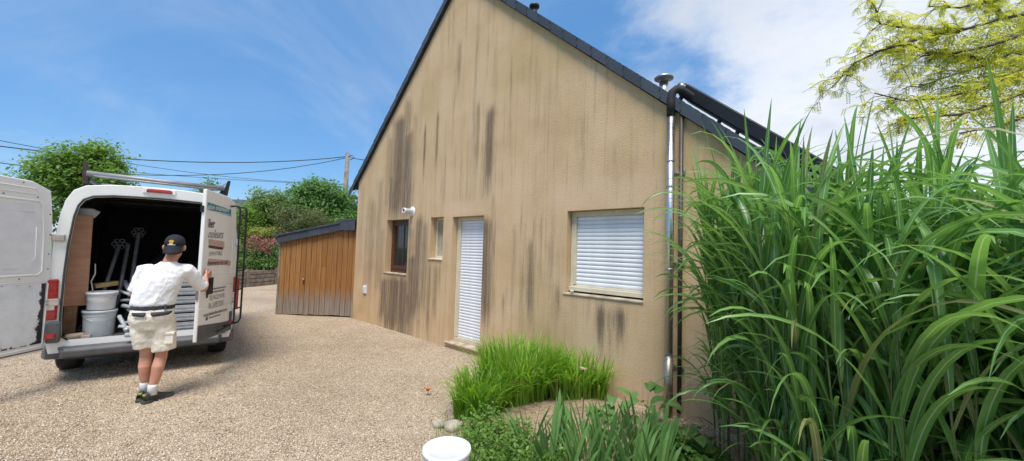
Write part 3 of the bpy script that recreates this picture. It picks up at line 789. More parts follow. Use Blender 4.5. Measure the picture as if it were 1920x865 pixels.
# lining
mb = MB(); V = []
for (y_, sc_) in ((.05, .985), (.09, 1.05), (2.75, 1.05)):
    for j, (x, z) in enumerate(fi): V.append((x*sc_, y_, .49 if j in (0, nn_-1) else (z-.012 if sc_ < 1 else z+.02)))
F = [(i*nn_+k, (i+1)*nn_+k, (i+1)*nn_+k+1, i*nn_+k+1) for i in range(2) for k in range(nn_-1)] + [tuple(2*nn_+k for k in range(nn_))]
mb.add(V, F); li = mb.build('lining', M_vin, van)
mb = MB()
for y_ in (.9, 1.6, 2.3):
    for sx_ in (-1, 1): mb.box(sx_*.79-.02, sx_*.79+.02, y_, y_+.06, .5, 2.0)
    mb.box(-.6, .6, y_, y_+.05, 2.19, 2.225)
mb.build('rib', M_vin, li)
MB().box(-.80, .80, .02, 2.75, .44, .492).build('cargo_floor', M_floor, van)
mb = MB()
for k in range(5): mb.box(-.70, .70, .03+k*.022, .042+k*.022, .493, .501)
mb.build('sill_tread', M_steel2, van)
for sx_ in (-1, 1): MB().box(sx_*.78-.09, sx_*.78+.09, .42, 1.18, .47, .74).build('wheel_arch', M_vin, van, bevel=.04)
MB().box(-.72, .72, .12, 4.6, .24, .43).build('underbody', M_blackm, van)
# bumper with its step, wraps the corners
prof = [(-.08, .305), (-.12, .325), (-.125, .39), (-.095, .425), (.0, .432), (.0, .29)]
pth = [(.905, .45), (.905, .12), (.86, .02), (.72, -.0), (0, -.0), (-.72, -.0), (-.86, .02), (-.905, .12), (-.905, .45)]
mb = MB(); V = []
for i, (x, y_) in enumerate(pth):
    a, b = pth[max(i-1, 0)], pth[min(i+1, len(pth)-1)]; tx, ty = b[0]-a[0], b[1]-a[1]; l_ = math.hypot(tx, ty)
    nx_, ny_ = -ty/l_, tx/l_
    if abs(y_) < .05 and abs(x) < .8: nx_, ny_ = 0, 1
    sc_ = .35 if y_ > .1 else 1
    for (o_, z) in prof: V.append((x + nx_*o_*sc_*(-1 if False else 1), y_ + ny_*o_*sc_, z + (0.0)))
k_ = len(prof)
F = [(i*k_+j, i*k_+(j+1) % k_, (i+1)*k_+(j+1) % k_, (i+1)*k_+j) for i in range(len(pth)-1) for j in range(k_)] + [tuple(range(k_)), tuple(range((len(pth)-1)*k_, len(pth)*k_))[::-1]]
# orient outwards: path runs right to left seen from behind
mb.add([(v[0], v[1], v[2]) for v in V], F)
bum = mb.build('bumper', M_bump, van, bevel=.012)
for sx_ in (-1, 1):
    MB().box(sx_*.80-.055, sx_*.80+.055, -.085, -.02, .49, .73).build('bumper_corner', M_bump, bum, bevel=.02)
    MB().box(sx_*.82-.04, sx_*.82+.04, -.10, -.083, .545, .605).build('reflector', M_red, bum, bevel=.004)
MB().box(.56, .70, -.075, -.02, .50, .555).build('tow_cover', M_white, bum, bevel=.01)
# tail lamps
for sx_ in (-1, 1):
    poly = [(.79, .745), (.918, .745), (.922, 1.20), (.80, 1.215)]
    l_ = MB().prism([(sx_*a, b) for a, b in poly], lambda a, b, t_: (a, t_, b), -.035, .17).build('tail_light', M_red, van, bevel=.015)
    for k, mt in enumerate((M_clear, M_clear)): MB().box(sx_*.842-.03, sx_*.842+.03, -.041, -.034, .86+k*.075, .915+k*.075).build('lens', mt, l_, bevel=.004)
MB().prism([(-.13, 2.305), (.13, 2.305), (.12, 2.352), (-.12, 2.352)], lambda a, b, t_: (a, t_, b), -.035, .02).build('high_brake_light', M_red, van, bevel=.015)
MB().box(-.16, .16, -.012, .0, 2.295, 2.36).build('brake_light_base', M_van, van, bevel=.005)
for sx_ in (-1, 1):
    for z_ in (.95, 1.69):
        MB().box(sx_*.83-.05, sx_*.83+.05, -.045, .0, z_-.04, z_+.04).build('hinge', simple('hinge', (.55, .5, .45), .5, .3), van, bevel=.008)
# wheels
for (y_, xs_) in ((.78, .755), (3.95, .755)):
    for sx_ in (-1, 1):
        w_ = empty('wheel', (sx_*xs_, y_, .325), 0, van)
        pr = [(.20, -.10), (.29, -.105), (.318, -.085), (.325, -.05), (.325, .05), (.318, .085), (.29, .105), (.20, .10)]
        MB().lathe(pr, 36, (0, 0, 0), 'X', True).build('tyre', M_rubber, w_, True)
        MB().lathe([(.001, .05*sx_), (.06, .07*sx_), (.17, .04*sx_), (.205, .095*sx_), (.205, -.09*sx_), (.001, -.02*sx_)], 28, (0, 0, 0), 'X').build('rim', M_rim, w_, True)
# cab glass and lamps
for sx_ in (-1, 1):
    MB().prism([(3.12, 1.38), (3.95, 1.38), (3.72, 1.72), (3.42, 1.98), (3.12, 2.02)], lambda a, b, t_: (t_ , a, b), sx_*.845, sx_*.885).build('side_window', M_glass, van)
    MB().box(sx_*.66-.13, sx_*.66+.13, 4.80, 4.90, .80, .96).build('headlight', M_clear, van, bevel=.02)
    MB().box(sx_*.98-.09, sx_*.98+.09, 3.72, 3.80, 1.36, 1.66).build('mirror', M_blackm, van, bevel=.03)
MB().hexa([(-.70, 4.14, 1.42), (.70, 4.14, 1.42), (.62, 3.40, 2.26), (-.62, 3.40, 2.26), (-.70, 4.16, 1.44), (.70, 4.16, 1.44), (.62, 3.42, 2.28), (-.62, 3.42, 2.28)]).build('windscreen', M_glass, van)
MB().box(-.84, .84, 4.78, 4.98, .30, .58).build('front_bumper', M_bump, van, bevel=.04)
MB().box(.872, .892, .55, 3.6, .72, .84).build('side_moulding', M_bump, van, bevel=.006)
MB().box(-.892, -.872, .55, 3.6, .72, .84).build('side_moulding', M_bump, van, bevel=.006)
# roof rack: rear roller across, posts, side rails and bars
M_rack = simple('rack_alloy', (.30, .31, .32), .5, .35, var=.25, dirt=(.16, .13, .11), damt=.4)
rack = empty('roof_rack', (0, 0, 0), 0, van)
MB().tube([(-.665, .06, 2.475), (.675, .06, 2.455)], .034, 14).build('roller', M_rack, rack, True)
MB().tube([(-.665, .15, 2.485), (.675, .15, 2.468)], .022, 10).build('cross_bar', M_rack, rack, True)
MB().tube([(-.60, .02, 2.445), (.60, .02, 2.425)], .014, 8).build('cross_bar', M_rack, rack, True)
for y_ in (1.1, 2.2, 3.0): MB().box(-.66, .66, y_, y_+.04, 2.44, 2.47).build('cross_bar', M_rack, rack)
for sx_ in (-1, 1):
    MB().box(sx_*.66-.02, sx_*.66+.02, .12, 3.1, 2.40, 2.43).build('side_rail', M_blackm, rack)
    for y_ in (.10, 1.1, 2.2, 3.0): MB().box(sx_*.67-.025, sx_*.67+.025, y_, y_+.05, 2.24, 2.42).build('rack_foot', M_blackm, rack)
MB().hexa([(-.70, .06, 2.35), (-.65, .06, 2.35), (-.65, .12, 2.35), (-.70, .12, 2.35), (-.705, .06, 2.62), (-.66, .06, 2.62), (-.66, .09, 2.62), (-.705, .09, 2.62)]).build('end_post', simple('rusty_black', (.04, .028, .024), .7, dirt=(.2, .08, .03), damt=.5, dscale=14), rack)
MB().hexa([(.655, .06, 2.36), (.72, .06, 2.36), (.72, .12, 2.36), (.655, .12, 2.36), (.71, .05, 2.575), (.745, .05, 2.575), (.745, .09, 2.575), (.71, .09, 2.575)]).build('end_post', M_blackm, rack)
MB().bar((.60, .08, 2.455), (.72, .07, 2.55), .02, .02).build('end_brace', M_steel2, rack)

# ---- right rear door, standing out from the van (local x hinge -> free edge, +y the outer face)
dA = R(240)
rd = None
def door_outline(w, z0, z1, tum):
    # inward lean of the upper hinge side
    return [(0, z0), (w, z0), (w, z1+.02), (tum*1.3+.16, z1-.01), (tum*1.05, z1-.09), (tum*.55, z1-.35), (.015, 1.6), (.0, 1.2)]
M_door = M_van
mb = MB().prism(door_outline(.80, .46, 2.33, .085), lambda a, b, t_: (a, t_, b), -.045, .0)
rd = mb.build('rear_door', M_door, van, bevel=.012, loc=(.862, -.01, 0), rot=(0, 0, dA))
tag(rd, 'right rear door with painted lettering, half open')
_o = VC + VE*.862 - VF*.01; _ang = VA + dA
_dd = np.array([math.cos(_ang), math.sin(_ang)])
DRf = plane(_o, _dd)
# pressed panel outline (thin raised bead round a shallow field)
def bead(mb, pts, r, y_):
    mb.tube([(a, y_, b) for a, b in pts], r, 6)
pp = [(.72, 1.30), (.14, 1.27), (.10, 1.31), (.115, 1.7), (.16, 2.03), (.20, 2.07), (.62, 2.085), (.66, 2.05)]
mb = MB(); bead(mb, pp, .005, .001); mb.build('pressing', M_van, rd, True)
mb = MB(); bead(mb, [(.79, 1.145), (.03, 1.115)], .004, .001); bead(mb, [(.79, .86), (.03, .845)], .004, .0008); mb.build('crease', M_van, rd, True)
MB().prism([(.795, .465), (.03, .465), (.02, .60), (.20, .605), (.795, .665)], lambda a, b, t_: (a, t_, b), .001, .013).build('lower_cladding', M_bump, rd, bevel=.004)
hx, hz = DRf(392, 535)
hd = MB().box(hx-.055, hx+.06, .002, .026, hz-.115, hz+.10).build('handle', M_blackm, rd, bevel=.02)
MB().box(hx-.03, hx+.035, .022, .036, hz-.02, hz+.075).build('grip', M_blackm, rd, bevel=.01)
M_teal = simple('teal_vinyl', (.016, .25, .285), .4, var=.06)
M_pink = simple('pale_vinyl', (.52, .385, .335), .45, var=.06)
M_wine = simple('wine_vinyl', (.135, .028, .038), .4, var=.06)
M_ink = simple('dark_vinyl', (.045, .04, .042), .5, var=.05)
M_greyink = simple('grey_vinyl', (.22, .20, .20), .5, var=.05)
M_wht = simple('white_vinyl', (.8, .82, .82), .5, var=.03)
def vinyl(name, mat, p, y_=.004):
    return MB().prism([DRf(*q) for q in p], lambda a, b, t_: (a, t_, b), .0006, y_).build(name, mat, rd)
vinyl('lettering_band', M_teal, [(389, 379), (389, 393), (433, 406), (433, 394)])
vinyl('colour_block', M_pink, [(391, 448), (391, 463), (420, 467), (420, 453)])
vinyl('colour_bar', M_wine, [(391, 460), (391, 465), (417, 469), (417, 464)], .0055)
vinyl('lettering_band', M_pink, [(390.5, 485), (390, 495), (432, 498), (432, 489)])
def line(s, xl, xr, zc, hh, mat, shear=0, bold=0.0, y_=.0065):
    vs, fs = TEXTS[s]; co = np.array(vs); mn, mx = co.min(0), co.max(0)
    u = (co[:, 0]-mn[0])/(mx[0]-mn[0]); v = (co[:, 1]-mn[1])/(mx[1]-mn[1])
    out = np.stack([xl + (xr-xl)*u, np.full(len(u), y_), zc + hh*(v-.5)], 1)
    me = bpy.data.meshes.new('lettering'); me.from_pydata(out.tolist(), [], fs); me.update()
    return link('lettering', me, mat, rd)
line('ation intérieure', .765, .29, 2.135, .062, M_wht, bold=.008)
line('lier', .725, .585, 1.93, .115, M_ink, bold=.012)
line('ouleurs', .715, .37, 1.80, .115, M_greyink, .45)
line('EINTRE', .66, .37, 1.545, .05, M_greyink)
line('êtements de sol', .69, .23, 1.425, .066, M_wine, bold=.008)
line('02 96 22 90 96', .585, .25, .975, .062, M_greyink, bold=.006)
line('06 15 89 70 81', .60, .27, .885, .062, M_greyink, bold=.006)
line('www.latelierdescouleurs.com', .70, .16, .775, .046, M_ink, bold=.012)
for zc, a, b in ((1.085, .57, .24), (1.045, .57, .26)):     # two lines too small to read: broken strokes
    mb = MB(); x = a
    while x > b:
        w_ = random.uniform(.012, .03); mb.box(x-w_, x, .001, .004, zc-.010, zc+.010); x -= w_+.010
    mb.build('fine_print', M_greyink, rd)
MB().box(.26, .59, .001, .004, .842, .848).build('underline', M_greyink, rd)
MB().box(.595, .64, .001, .004, .70, .745).build('social_badge', simple('badge_blue', (.03, .07, .22), .5), rd)
line('f', .625, .608, .722, .034, M_wht)
mb = MB(); x = .57
while x > .33:
    w_ = random.uniform(.012, .03); mb.box(x-w_, x, .001, .004, .712, .73); x -= w_+.010
mb.build('fine_print', M_greyink, rd)
MB().box(.64, .665, .001, .012, .985, 1.03).build('lock', M_blackm, rd, bevel=.004)
# edge of the door with its catch
MB().box(.801, .816, -.04, -.012, .98, 1.10).build('catch', M_steel2, rd, bevel=.003)
MB().box(.801, .818, -.05, -.015, 2.06, 2.14).build('catch', M_blackm, rd, bevel=.003)
# ladder fixed to the hinge side of that door
mb = MB(); lx0, lx1, ly = .02, .20, .115
for x in (lx0, lx1):
    mb.tube([(x+.05, .01, 2.19), (x+.03, .06, 2.20), (x+.02, ly-.02, 2.195), (x+.012, ly, 2.15), (x, ly, 1.4), (x, ly, .62), (x, ly-.03, .57), (x+.03, .012, .55)], .0125, 8)
for k in range(6): mb.tube([(lx0, ly, .78+k*.26), (lx1, ly, .78+k*.26)], .011, 8)
mb.tube([(lx1, ly-.03, .57), (lx1+.22, .03, .52)], .011, 8)
mb.build('ladder', M_blackm, rd, True)
for z_ in (.80, 1.70): MB().box(-.03, .05, .002, .03, z_-.045, z_+.045).build('door_hinge', M_white, rd, bevel=.008)

# ---- left rear door, swung wide (local x hinge -> free edge, +y the inner face)
ld = MB().prism(door_outline(.86, .40, 2.31, .07), lambda a, b, t_: (a, t_, b), -.045, .0).build('rear_door', M_van, van, bevel=.012, loc=(-.862, -.01, 0), rot=(0, 0, R(-128)))
tag(ld, 'left rear door swung wide, bare inner side with worn lower panel')
MB().prism([(.13, 1.30), (.86, 1.30), (.86, 2.05), (.19, 2.05), (.15, 2.0)], lambda a, b, t_: (a, t_, b), .001, .006).build('inner_panel', simple('inner_white', (.78, .79, .82), .45, var=.06), ld)
mb = MB()
bead(mb, [(.86, 1.27), (.14, 1.27), (.10, 1.31), (.115, 1.7), (.15, 2.05), (.19, 2.09), (.86, 2.10)], .012, .004)
bead(mb, [(.86, 2.17), (.22, 2.16), (.19, 2.18), (.22, 2.22), (.86, 2.24)], .007, .003)
bead(mb, [(.21, 1.42), (.175, 1.46), (.19, 1.80)], .004, .007)
bead(mb, [(.86, 1.345), (.32, 1.345)], .003, .007)
bead(mb, [(.25, 1.99), (.22, 1.955), (.86, 1.995)], .003, .007)
mb.build('pressing', M_van, ld, True)
t = NT('worn_panel')
sp_ = t.n.new('ShaderNodeSeparateXYZ'); t.l.new(t.tc.outputs['Object'], sp_.inputs[0])
ex = t.math('MINIMUM', t.math('SUBTRACT', sp_.outputs[0], .06), t.math('MINIMUM', t.math('SUBTRACT', sp_.outputs[2], .47), t.math('SUBTRACT', 1.225, sp_.outputs[2])))
ex = t.math('ADD', ex, t.math('MULTIPLY', t.math('SUBTRACT', t.noise(14, 7, .7), .5), .17))
wc = t.mix(t.range(t.noise(5, 6, .7), .4, .7), (.80, .83, .86), (.66, .70, .73))
wc = t.mix(t.range(t.noise(22, 6, .75), .66, .70), wc, (.14, .15, .16))
M_worn = t.set(t.mix(t.range(ex, .032, .048), (.03, .03, .033), wc), .7)
MB().box(.05, .855, .001, .008, .50, 1.17).build('worn_panel', M_worn, ld)
mb = MB(); bead(mb, [(.86, .465), (.06, .465), (.03, .50), (.03, 1.16), (.06, 1.20), (.86, 1.20)], .009, .003); mb.build('panel_rim', M_van, ld, True)
mb = MB(); bead(mb, [(.015, .43), (.86, .43)], .008, -.002); mb.build('door_seal', simple('seal', (.12, .12, .115), .8), ld, True)
for (a, b) in ((.10, 2.27), (.34, 2.27), (.58, 2.28), (.065, 1.95), (.05, 1.72), (.045, 1.50), (.04, 1.33), (.30, 1.235), (.62, 1.235), (.2, 2.13), (.5, 2.13)):
    MB().lathe([(.001, .004), (.008, .004), (.008, 0), (.001, 0)], 8, (a, 0, b), 'Y').build('rivet', M_greyink, ld)
mb = MB(); mb.tube([(-.01, .01, .93), (.05, .03, .93), (.06, .01, .93)], .006, 6); mb.tube([(-.01, .01, .97), (.05, .03, .97), (.06, .01, .97)], .006, 6); mb.build('door_stay', M_steel2, ld, True)

# ================================================================ load in the van: each a thing of its own, standing on the cargo floor
FZ = .493
def vw(x, y, z=0.0): return (VC[0] + VE[0]*x + VF[0]*y, VC[1] + VE[1]*x + VF[1]*y, z)
def vanthing(name, x, y, z, label, cat, group=None, rz=0.0):
    return tag(empty(name, vw(x, y, z), VA+rz), label, cat, group)
def vanmesh(mb, name, mat, x, y, z, label, cat, group=None, smooth=False, bevel=0, rz=0.0):
    return tag(mb.build(name, mat, None, smooth, bevel, vw(x, y, z), (0, 0, VA+rz)), label, cat, group)
t = NT('plywood'); pg = t.noise(1.0, 6, .6, t.map((2.5, 2.5, 14)))
pcol = t.mix(t.range(pg, .35, .7), (.50, .27, .165), (.40, .19, .11))
pcol = t.mix(t.range(t.noise(3.2, 5, .7), .52, .75, 0, .7), pcol, (.50, .36, .26)); t.bump(pg, .15, .004)
M_ply = t.set(pcol, .65)
r3 = VP(.30)
bt, bb = r3(141, 403), r3(118, 574); ct, cb = r3(177, 405), r3(165, 572)
vanmesh(MB().hexa([(-.10, -.02, 0), (.10, 0, 0), (.10, .03, 0), (-.10, .01, 0), (-.075, .0, 1.12), (.085, .02, 1.12), (.085, .05, 1.12), (-.075, .03, 1.12)]), 'plywood_board', M_ply, -.70, .30, .86, 'upright reddish plywood board on a timber offcut inside the van', 'board', bevel=.003)
vanmesh(MB().box(-.055, .055, -.03, .05, 0, .366), 'timber_offcut', simple('brown_offcut', (.24, .135, .07), .7, var=.3), -.73, .30, FZ, 'short brown timber offcut under the plywood board', 'timber', bevel=.003)
vanmesh(MB().tube([(-.09, 0, 0), (-.02, .01, .035), (.05, .0, .03), (.10, .02, .0)], [(.005, .05)]*4, 8), 'plastic_film', simple('film', (.5, .5, .52), .3), -.68, .33, 1.99, 'scrap of grey plastic film draped over the plywood board', 'film', smooth=True)
# two paint buckets
def bucket(name, loc, rz, r0, r1, h, label, lidded, group=None, wall=M_white, handle=True, stain=None):
    b = tag(empty(name, loc, rz), label, 'bucket', group)
    MB().lathe([(.001, 0), (r0, 0), (r0+.004, .006), (r1-.006, h*.80), (r1, h*.80), (r1, h*.80+.012), (r1-.004, h*.82), (r1-.002, h), (r1-.010, h), (r1-.014, h*.82), (r0-.008, .02), (.001, .02)], 40).build('tub', wall, b, True).modifiers.new('s', 'EDGE_SPLIT').split_angle = R(40)
    MB().lathe([(r1-.006, h-.030), (r1+.006, h-.030), (r1+.009, h-.012), (r1+.006, h+.003), (r1-.002, h+.003), (r1-.006, h-.002)], 40, (0, 0, 0), 'Z', True).build('rim', wall, b, True)
    if lidded: MB().lathe([(.001, h-.010), (r1-.018, h-.010), (r1-.013, h-.002), (r1-.011, h-.002), (r1-.011, h-.014), (.001, h-.014)], 40).build('lid', wall, b, True)
    if handle:
        pts = [(r1*math.cos(a)*1.03, -.25*r1*math.sin(a)*1.0, h*.86 - .55*r1*math.sin(a)) for a in np.linspace(0, math.pi, 13)]
        pts = [(p[0], -abs(r1*1.04*math.sqrt(max(0, 1-(p[0]/(r1*1.04))**2))), p[2]) for p in pts]
        MB().tube(pts, .0028, 6).build('handle', M_steel2, b, True)
    return b
M_wb = simple('bucket_white', (.72, .73, .74), .42, var=.06, dirt=(.40, .30, .18), damt=.35, dscale=7)
M_wb2 = simple('bucket_pale', (.55, .60, .64), .45, var=.08, dirt=(.30, .28, .25), damt=.4, dscale=6)
bucket('paint_bucket', vw(-.475, .24, FZ), VA+.3, .135, .152, .31, 'lower of two stacked paint buckets in the van', True, None, M_wb2)
bucket('paint_bucket', vw(-.47, .25, FZ+.318), VA-.4, .122, .140, .215, 'upper of two stacked paint buckets in the van, white with drips', True, None, M_wb)
vanmesh(MB().box(-.11, .11, -.05, .05, -.028, .028), 'timber_block', simple('yellow_wood', (.36, .23, .09), .65, var=.3), -.47, .46, 1.10, 'yellowish wooden block lying on the tools behind the buckets', 'timber', bevel=.003, rz=.45)
bpy.data.objects['timber_block'].rotation_euler[1] = -.12
# scaffold standards with rosettes, leaning in the dark of the van
M_dgalv = simple('dull_galv', (.36, .37, .38), .5, .3, var=.3)
for i, (x0, y0, x1, y1, zt2, lab) in enumerate(((-.62, 1.0, -.45, 1.35, 1.62, 'left'), (-.42, 1.02, -.36, 1.4, 1.62, 'middle'), (-.30, 1.05, -.26, 1.42, 1.80, 'right'))):
    s_ = vanthing('scaffold_standard', x0, y0, FZ, {'left': 'leftmost of three leaning scaffold tubes in the van', 'middle': 'middle of three leaning scaffold tubes in the van', 'right': 'tallest of three leaning scaffold tubes in the van, with flower shaped rosette'}[lab], 'scaffold tube', 'scaffold tubes in the van')
    MB().tube([(0, 0, 0), (x1-x0, y1-y0, zt2-FZ)], .024, 12).build('tube', M_dgalv, s_, True)
    if i != 1:
        mb = MB()
        for k in range(6):
            a = k*math.pi/3
            c_ = (x1-x0+.055*math.cos(a), y1-y0-.03, zt2-FZ+.055*math.sin(a))
            mb.lathe([(.022, -.02), (.028, -.02), (.028, .02), (.022, .02)], 12, c_, 'Y', True)
        mb.build('rosette', M_dgalv, s_, True)
# pile of scaffold tubes and couplers spilling over the sill
M_galv = simple('galv', (.50, .54, .58), .45, .2, var=.3, scale=12, dirt=(.2, .2, .2), damt=.4)
pile = [((-.30, .55, 1.12), (-.16, .16, .92), .028), ((-.36, .50, 1.02), (-.20, .12, .985), .016), ((-.30, .30, .90), (-.08, .10, .93), .018), ((-.28, .26, .84), (-.10, .12, .80), .024),
        ((-.22, .24, .80), (-.02, .10, .60), .026), ((-.26, .20, .62), (-.06, .09, .66), .022), ((-.29, .12, .60), (-.12, .10, .56), .018), ((-.18, .30, 1.0), (-.04, .16, .70), .03), ((-.30, .2, .72), (-.2, .08, .53), .022), ((-.02, .3, .95), (-.10, .14, .58), .025)]
words = ['pipe sloping out of the dark at the top of the heap', 'thin rod lying across the top of the heap', 'short tube poking right above the bucket lid level', 'tube beside the upper paint bucket', 'tube running down through the middle of the heap', 'short tube low in the heap beside the lower bucket', 'thin tube resting near the van sill', 'thick tube on the right of the heap', 'tube touching the lower paint bucket', 'tube at the far right of the heap next to the man']
for (p, q, r_), wd in zip(pile, words):
    o = vanthing('scaffold_tube', p[0], p[1], p[2], 'grey ' + wd, 'scaffold tube', 'heaped scaffold tubes in the van')
    d_ = (q[0]-p[0], q[1]-p[1], q[2]-p[2]); dv = Vector(d_); L_ = dv.length; dv.normalize()
    MB().tube([(0, 0, 0), d_], r_, 12).build('tube', M_galv, o, True)
    e0 = dv*(L_-.05); e1_ = dv*(L_-.01)
    MB().tube([tuple(e0), tuple(e1_)], r_*1.35, 12).build('collar', M_galv, o, True)
cl = vanthing('scaffold_clamp', -.165, -.02, .50, 'grey scaffold clamp hanging over the van sill beside the man', 'clamp')
MB().hexa([(-.03, .10, .14), (.02, .10, .14), (.02, .15, .14), (-.03, .15, .14), (.0, -.05, .0), (.05, -.05, .0), (.05, -.02, .02), (.0, -.02, .02)]).build('shank', M_galv, cl, bevel=.008)
mb = MB().box(-.05, .11, -.115, -.04, -.005, .045); mb.build('jaw', M_galv, cl, bevel=.015)
MB().tube([(.03, -.08, .03), (.03, -.08, .10)], .012, 8).build('bolt', M_steel2, cl, True)
# black sack and grey drill behind the man
vanmesh(MB().rings([(0, 0, 0, .22, .2), (0, 0, .15, .26, .22), (.02, 0, .45, .24, .2), (.05, 0, .72, .19, .16), (.08, 0, .9, .12, .1), (.08, 0, 1.0, .05, .05)], 18), 'sack', simple('black_sack', (.018, .018, .02), .4, bump=.6, bscale=9, bdist=.03), -.02, .95, FZ, 'black bulging sack in the dark of the van behind the man', 'sack', smooth=True)
mx_ = vanthing('machine', -.08, .42, FZ, 'grey rounded machine between the tubes and the man', 'machine')
MB().box(-.11, .11, -.11, .11, 0, .44).build('housing', simple('motor_dark', (.05, .05, .053), .5), mx_, bevel=.03)
MB().rings([(0, 0, .40, .10, .10), (0, 0, .46, .14, .14), (.01, 0, .58, .15, .14), (.02, 0, .68, .11, .11), (.02, 0, .72, .05, .05)], 18).build('cover', simple('motor_grey', (.13, .135, .14), .45, var=.3), mx_, True)
MB().tube([(-.10, -.06, .62), (-.06, -.1, .74), (.06, -.08, .75), (.1, -.03, .62)], .012, 8).build('handle', M_galv, mx_, True)
# stack of aluminium scaffold decks on the right
for k in range(7):
    w_ = .30; z_ = FZ + k*.116
    d_ = vanthing('scaffold_deck', .40, .12, z_, ['bottom', 'second from bottom', 'third from bottom', 'fourth from bottom', 'third from top', 'second from top', 'topmost'][k] + ' of the stacked ribbed aluminium scaffold decks in the van', 'scaffold deck', 'stacked aluminium decks')
    mb = MB().box(-w_/2-.06, w_/2+.06, .0, 2.3, .0, .100)
    mb.build('deck', simple('alu%d' % k, (.40+.05*(k % 3), .41+.05*(k % 3), .42+.05*(k % 3)), .45, .55, var=.15), d_, bevel=.010)
    MB().box(-w_/2-.05, w_/2+.05, -.008, -.001, .02, .036).build('rib', M_galv, d_); MB().box(-w_/2-.05, w_/2+.05, -.006, -.001, .062, .074).build('rib', M_galv, d_)
# small things on the sill at the left
o = vanthing('paint_roller', -.655, .10, FZ+.03, 'worn paint roller lying on the van floor at the left', 'paint roller', rz=.5)
MB().lathe([(.001, -.08), (.03, -.08), (.034, -.06), (.034, .06), (.03, .08), (.001, .08)], 16, (0, 0, .0), 'X').build('sleeve', simple('roller_fluff', (.42, .33, .24), .95, bump=.5), o, True)
MB().lathe([(.001, .082), (.02, .082), (.02, .11), (.001, .11)], 12, (0, 0, 0), 'X').build('end_cap', simple('ochre', (.5, .28, .06), .5), o, True)
vanmesh(MB().box(-.04, .04, -.03, .03, 0, .035), 'sponge', simple('sponge', (.52, .36, .33), .9), -.56, .09, FZ, 'small pinkish sponge on the van floor in front of the buckets', 'sponge', bevel=.006)
for k, (x, z_) in enumerate(((-.655, .06), (-.60, .06), (-.63, .115))):
    vanmesh(MB().lathe([(.026, 0), (.031, 0), (.031, 1.2), (.026, 1.2)], 16, (0, 0, 0), 'Y', True), 'plastic_pipe', simple('green_pipe', (.06, .085, .08), .5), x, .30, FZ+z_-.028, ['left of three dark pipes lying beside the lower bucket', 'right of three dark pipes lying beside the lower bucket', 'upper of three dark pipes lying beside the lower bucket'][k], 'pipe', 'dark pipes in the van', smooth=True)
vanmesh(MB().tube([(0, 0, 0), (.02, 0, .10), (.0, .0, .2), (.03, 0, .3), (.02, .02, .42)], .007, 6), 'white_cable', simple('cable_white', (.6, .58, .52), .5), -.585, .33, .95, 'loop of white cable hanging beside the plywood board', 'cable', smooth=True)
# ================================================================ the man (local x his right, local y the way he faces, away from the camera)
PX, PA = np.array([-3.75, 4.2]), R(30)
PE, PF = np.array([math.cos(PA), math.sin(PA)]), np.array([-math.sin(PA), math.cos(PA)])
man = tag(empty('person', (PX[0], PX[1], 0.0), PA), 'man in white t-shirt, pale shorts and backward cap holding the van door', 'person')
t = NT('skin'); t.b.inputs['Subsurface Weight'].default_value = .08
t.b.inputs['Subsurface Radius'].default_value = (.01, .005, .003)
M_skin = t.set(t.mix(t.range(t.noise(9, 5), .35, .7), (.50, .235, .155), (.60, .315, .22)), .5, 0, .35)
def cloth(name, c, c2=None, scale=5, wr=.6, fine=260):
    t = NT(name)
    col = t.mix(t.range(t.noise(scale, 5), .35, .7), c, c2 or tuple(x*.86 for x in c))
    h = t.math('ADD', t.noise(7.5, 3, .5, t.map((1, 1, .55)), 1.2), t.math('MULTIPLY', t.noise(fine, 2), .03))
    t.bump(h, wr, .05); return t.set(col, .85, 0, .2)
M_shirt = cloth('shirt', (.84, .84, .86), (.78, .78, .80))
M_shorts = cloth('shorts', (.80, .74, .63), (.70, .64, .53), 7, .7)
M_dkcloth = cloth('dark_cloth', (.065, .068, .085), (.05, .05, .062), 9, .4)
M_cap = cloth('cap_cloth', (.022, .024, .030), (.03, .032, .038), 9, .3)
M_sock = cloth('sock', (.70, .70, .70), None, 9, .2)
M_hair = simple('hair', (.03, .02, .014), .7, bump=.5, bscale=150)
def solid(mb, name, mat, parent, vox, smooth=6, fac=.5, disp=None):
    o = mb.build(name, mat, parent, True)
    r_ = o.modifiers.new('remesh', 'REMESH'); r_.mode = 'VOXEL'; r_.voxel_size = vox; r_.use_smooth_shade = True
    s_ = o.modifiers.new('smooth', 'SMOOTH'); s_.iterations = smooth; s_.factor = fac
    if disp:
        tx = bpy.data.textures.new(name, 'CLOUDS'); tx.noise_scale = disp[1]; tx.noise_depth = 2
        d_ = o.modifiers.new('folds', 'DISPLACE'); d_.texture = tx; d_.strength = disp[0]; d_.mid_level = .5; d_.texture_coords = 'LOCAL'
    return o
# joints
HEAD = Vector((.085, .07, 1.625)); NECK0 = Vector((.05, .02, 1.42)); NECK1 = Vector((.075, .055, 1.53))
SHL, SHR = Vector((-.135, .02, 1.37)), Vector((.205, .05, 1.375))
ELL, WRL, HAL = Vector((-.205, .03, 1.12)), Vector((-.17, .24, 1.02)), Vector((-.15, .31, 1.0))
door_grab = Vector((0, 0, 0))
_out = np.array([-_dd[1], _dd[0]])
def manloc(p2, z): 
    h_ = np.array([p2[0]-PX[0], p2[1]-PX[1]]); return Vector((float(np.dot(h_, PE)), float(np.dot(h_, PF)), z))
DG = manloc(_o + _dd*.70 + _out*.030, 1.285)                 # where the palm meets the outer face of the door
HF = (manloc(_o - _dd, 0) - manloc(_o, 0)).normalized()       # along the door towards its hinge
HO = (manloc(_o + _out, 0) - manloc(_o, 0)).normalized()      # out from the door face
print('door grip in the man frame', DG, HF, HO)
ELR = Vector((.345, .20, 1.15)); WRR = DG - HF*.085 + HO*.012 - Vector((0, 0, .03))
PEL = Vector((-.04, .0, .93))
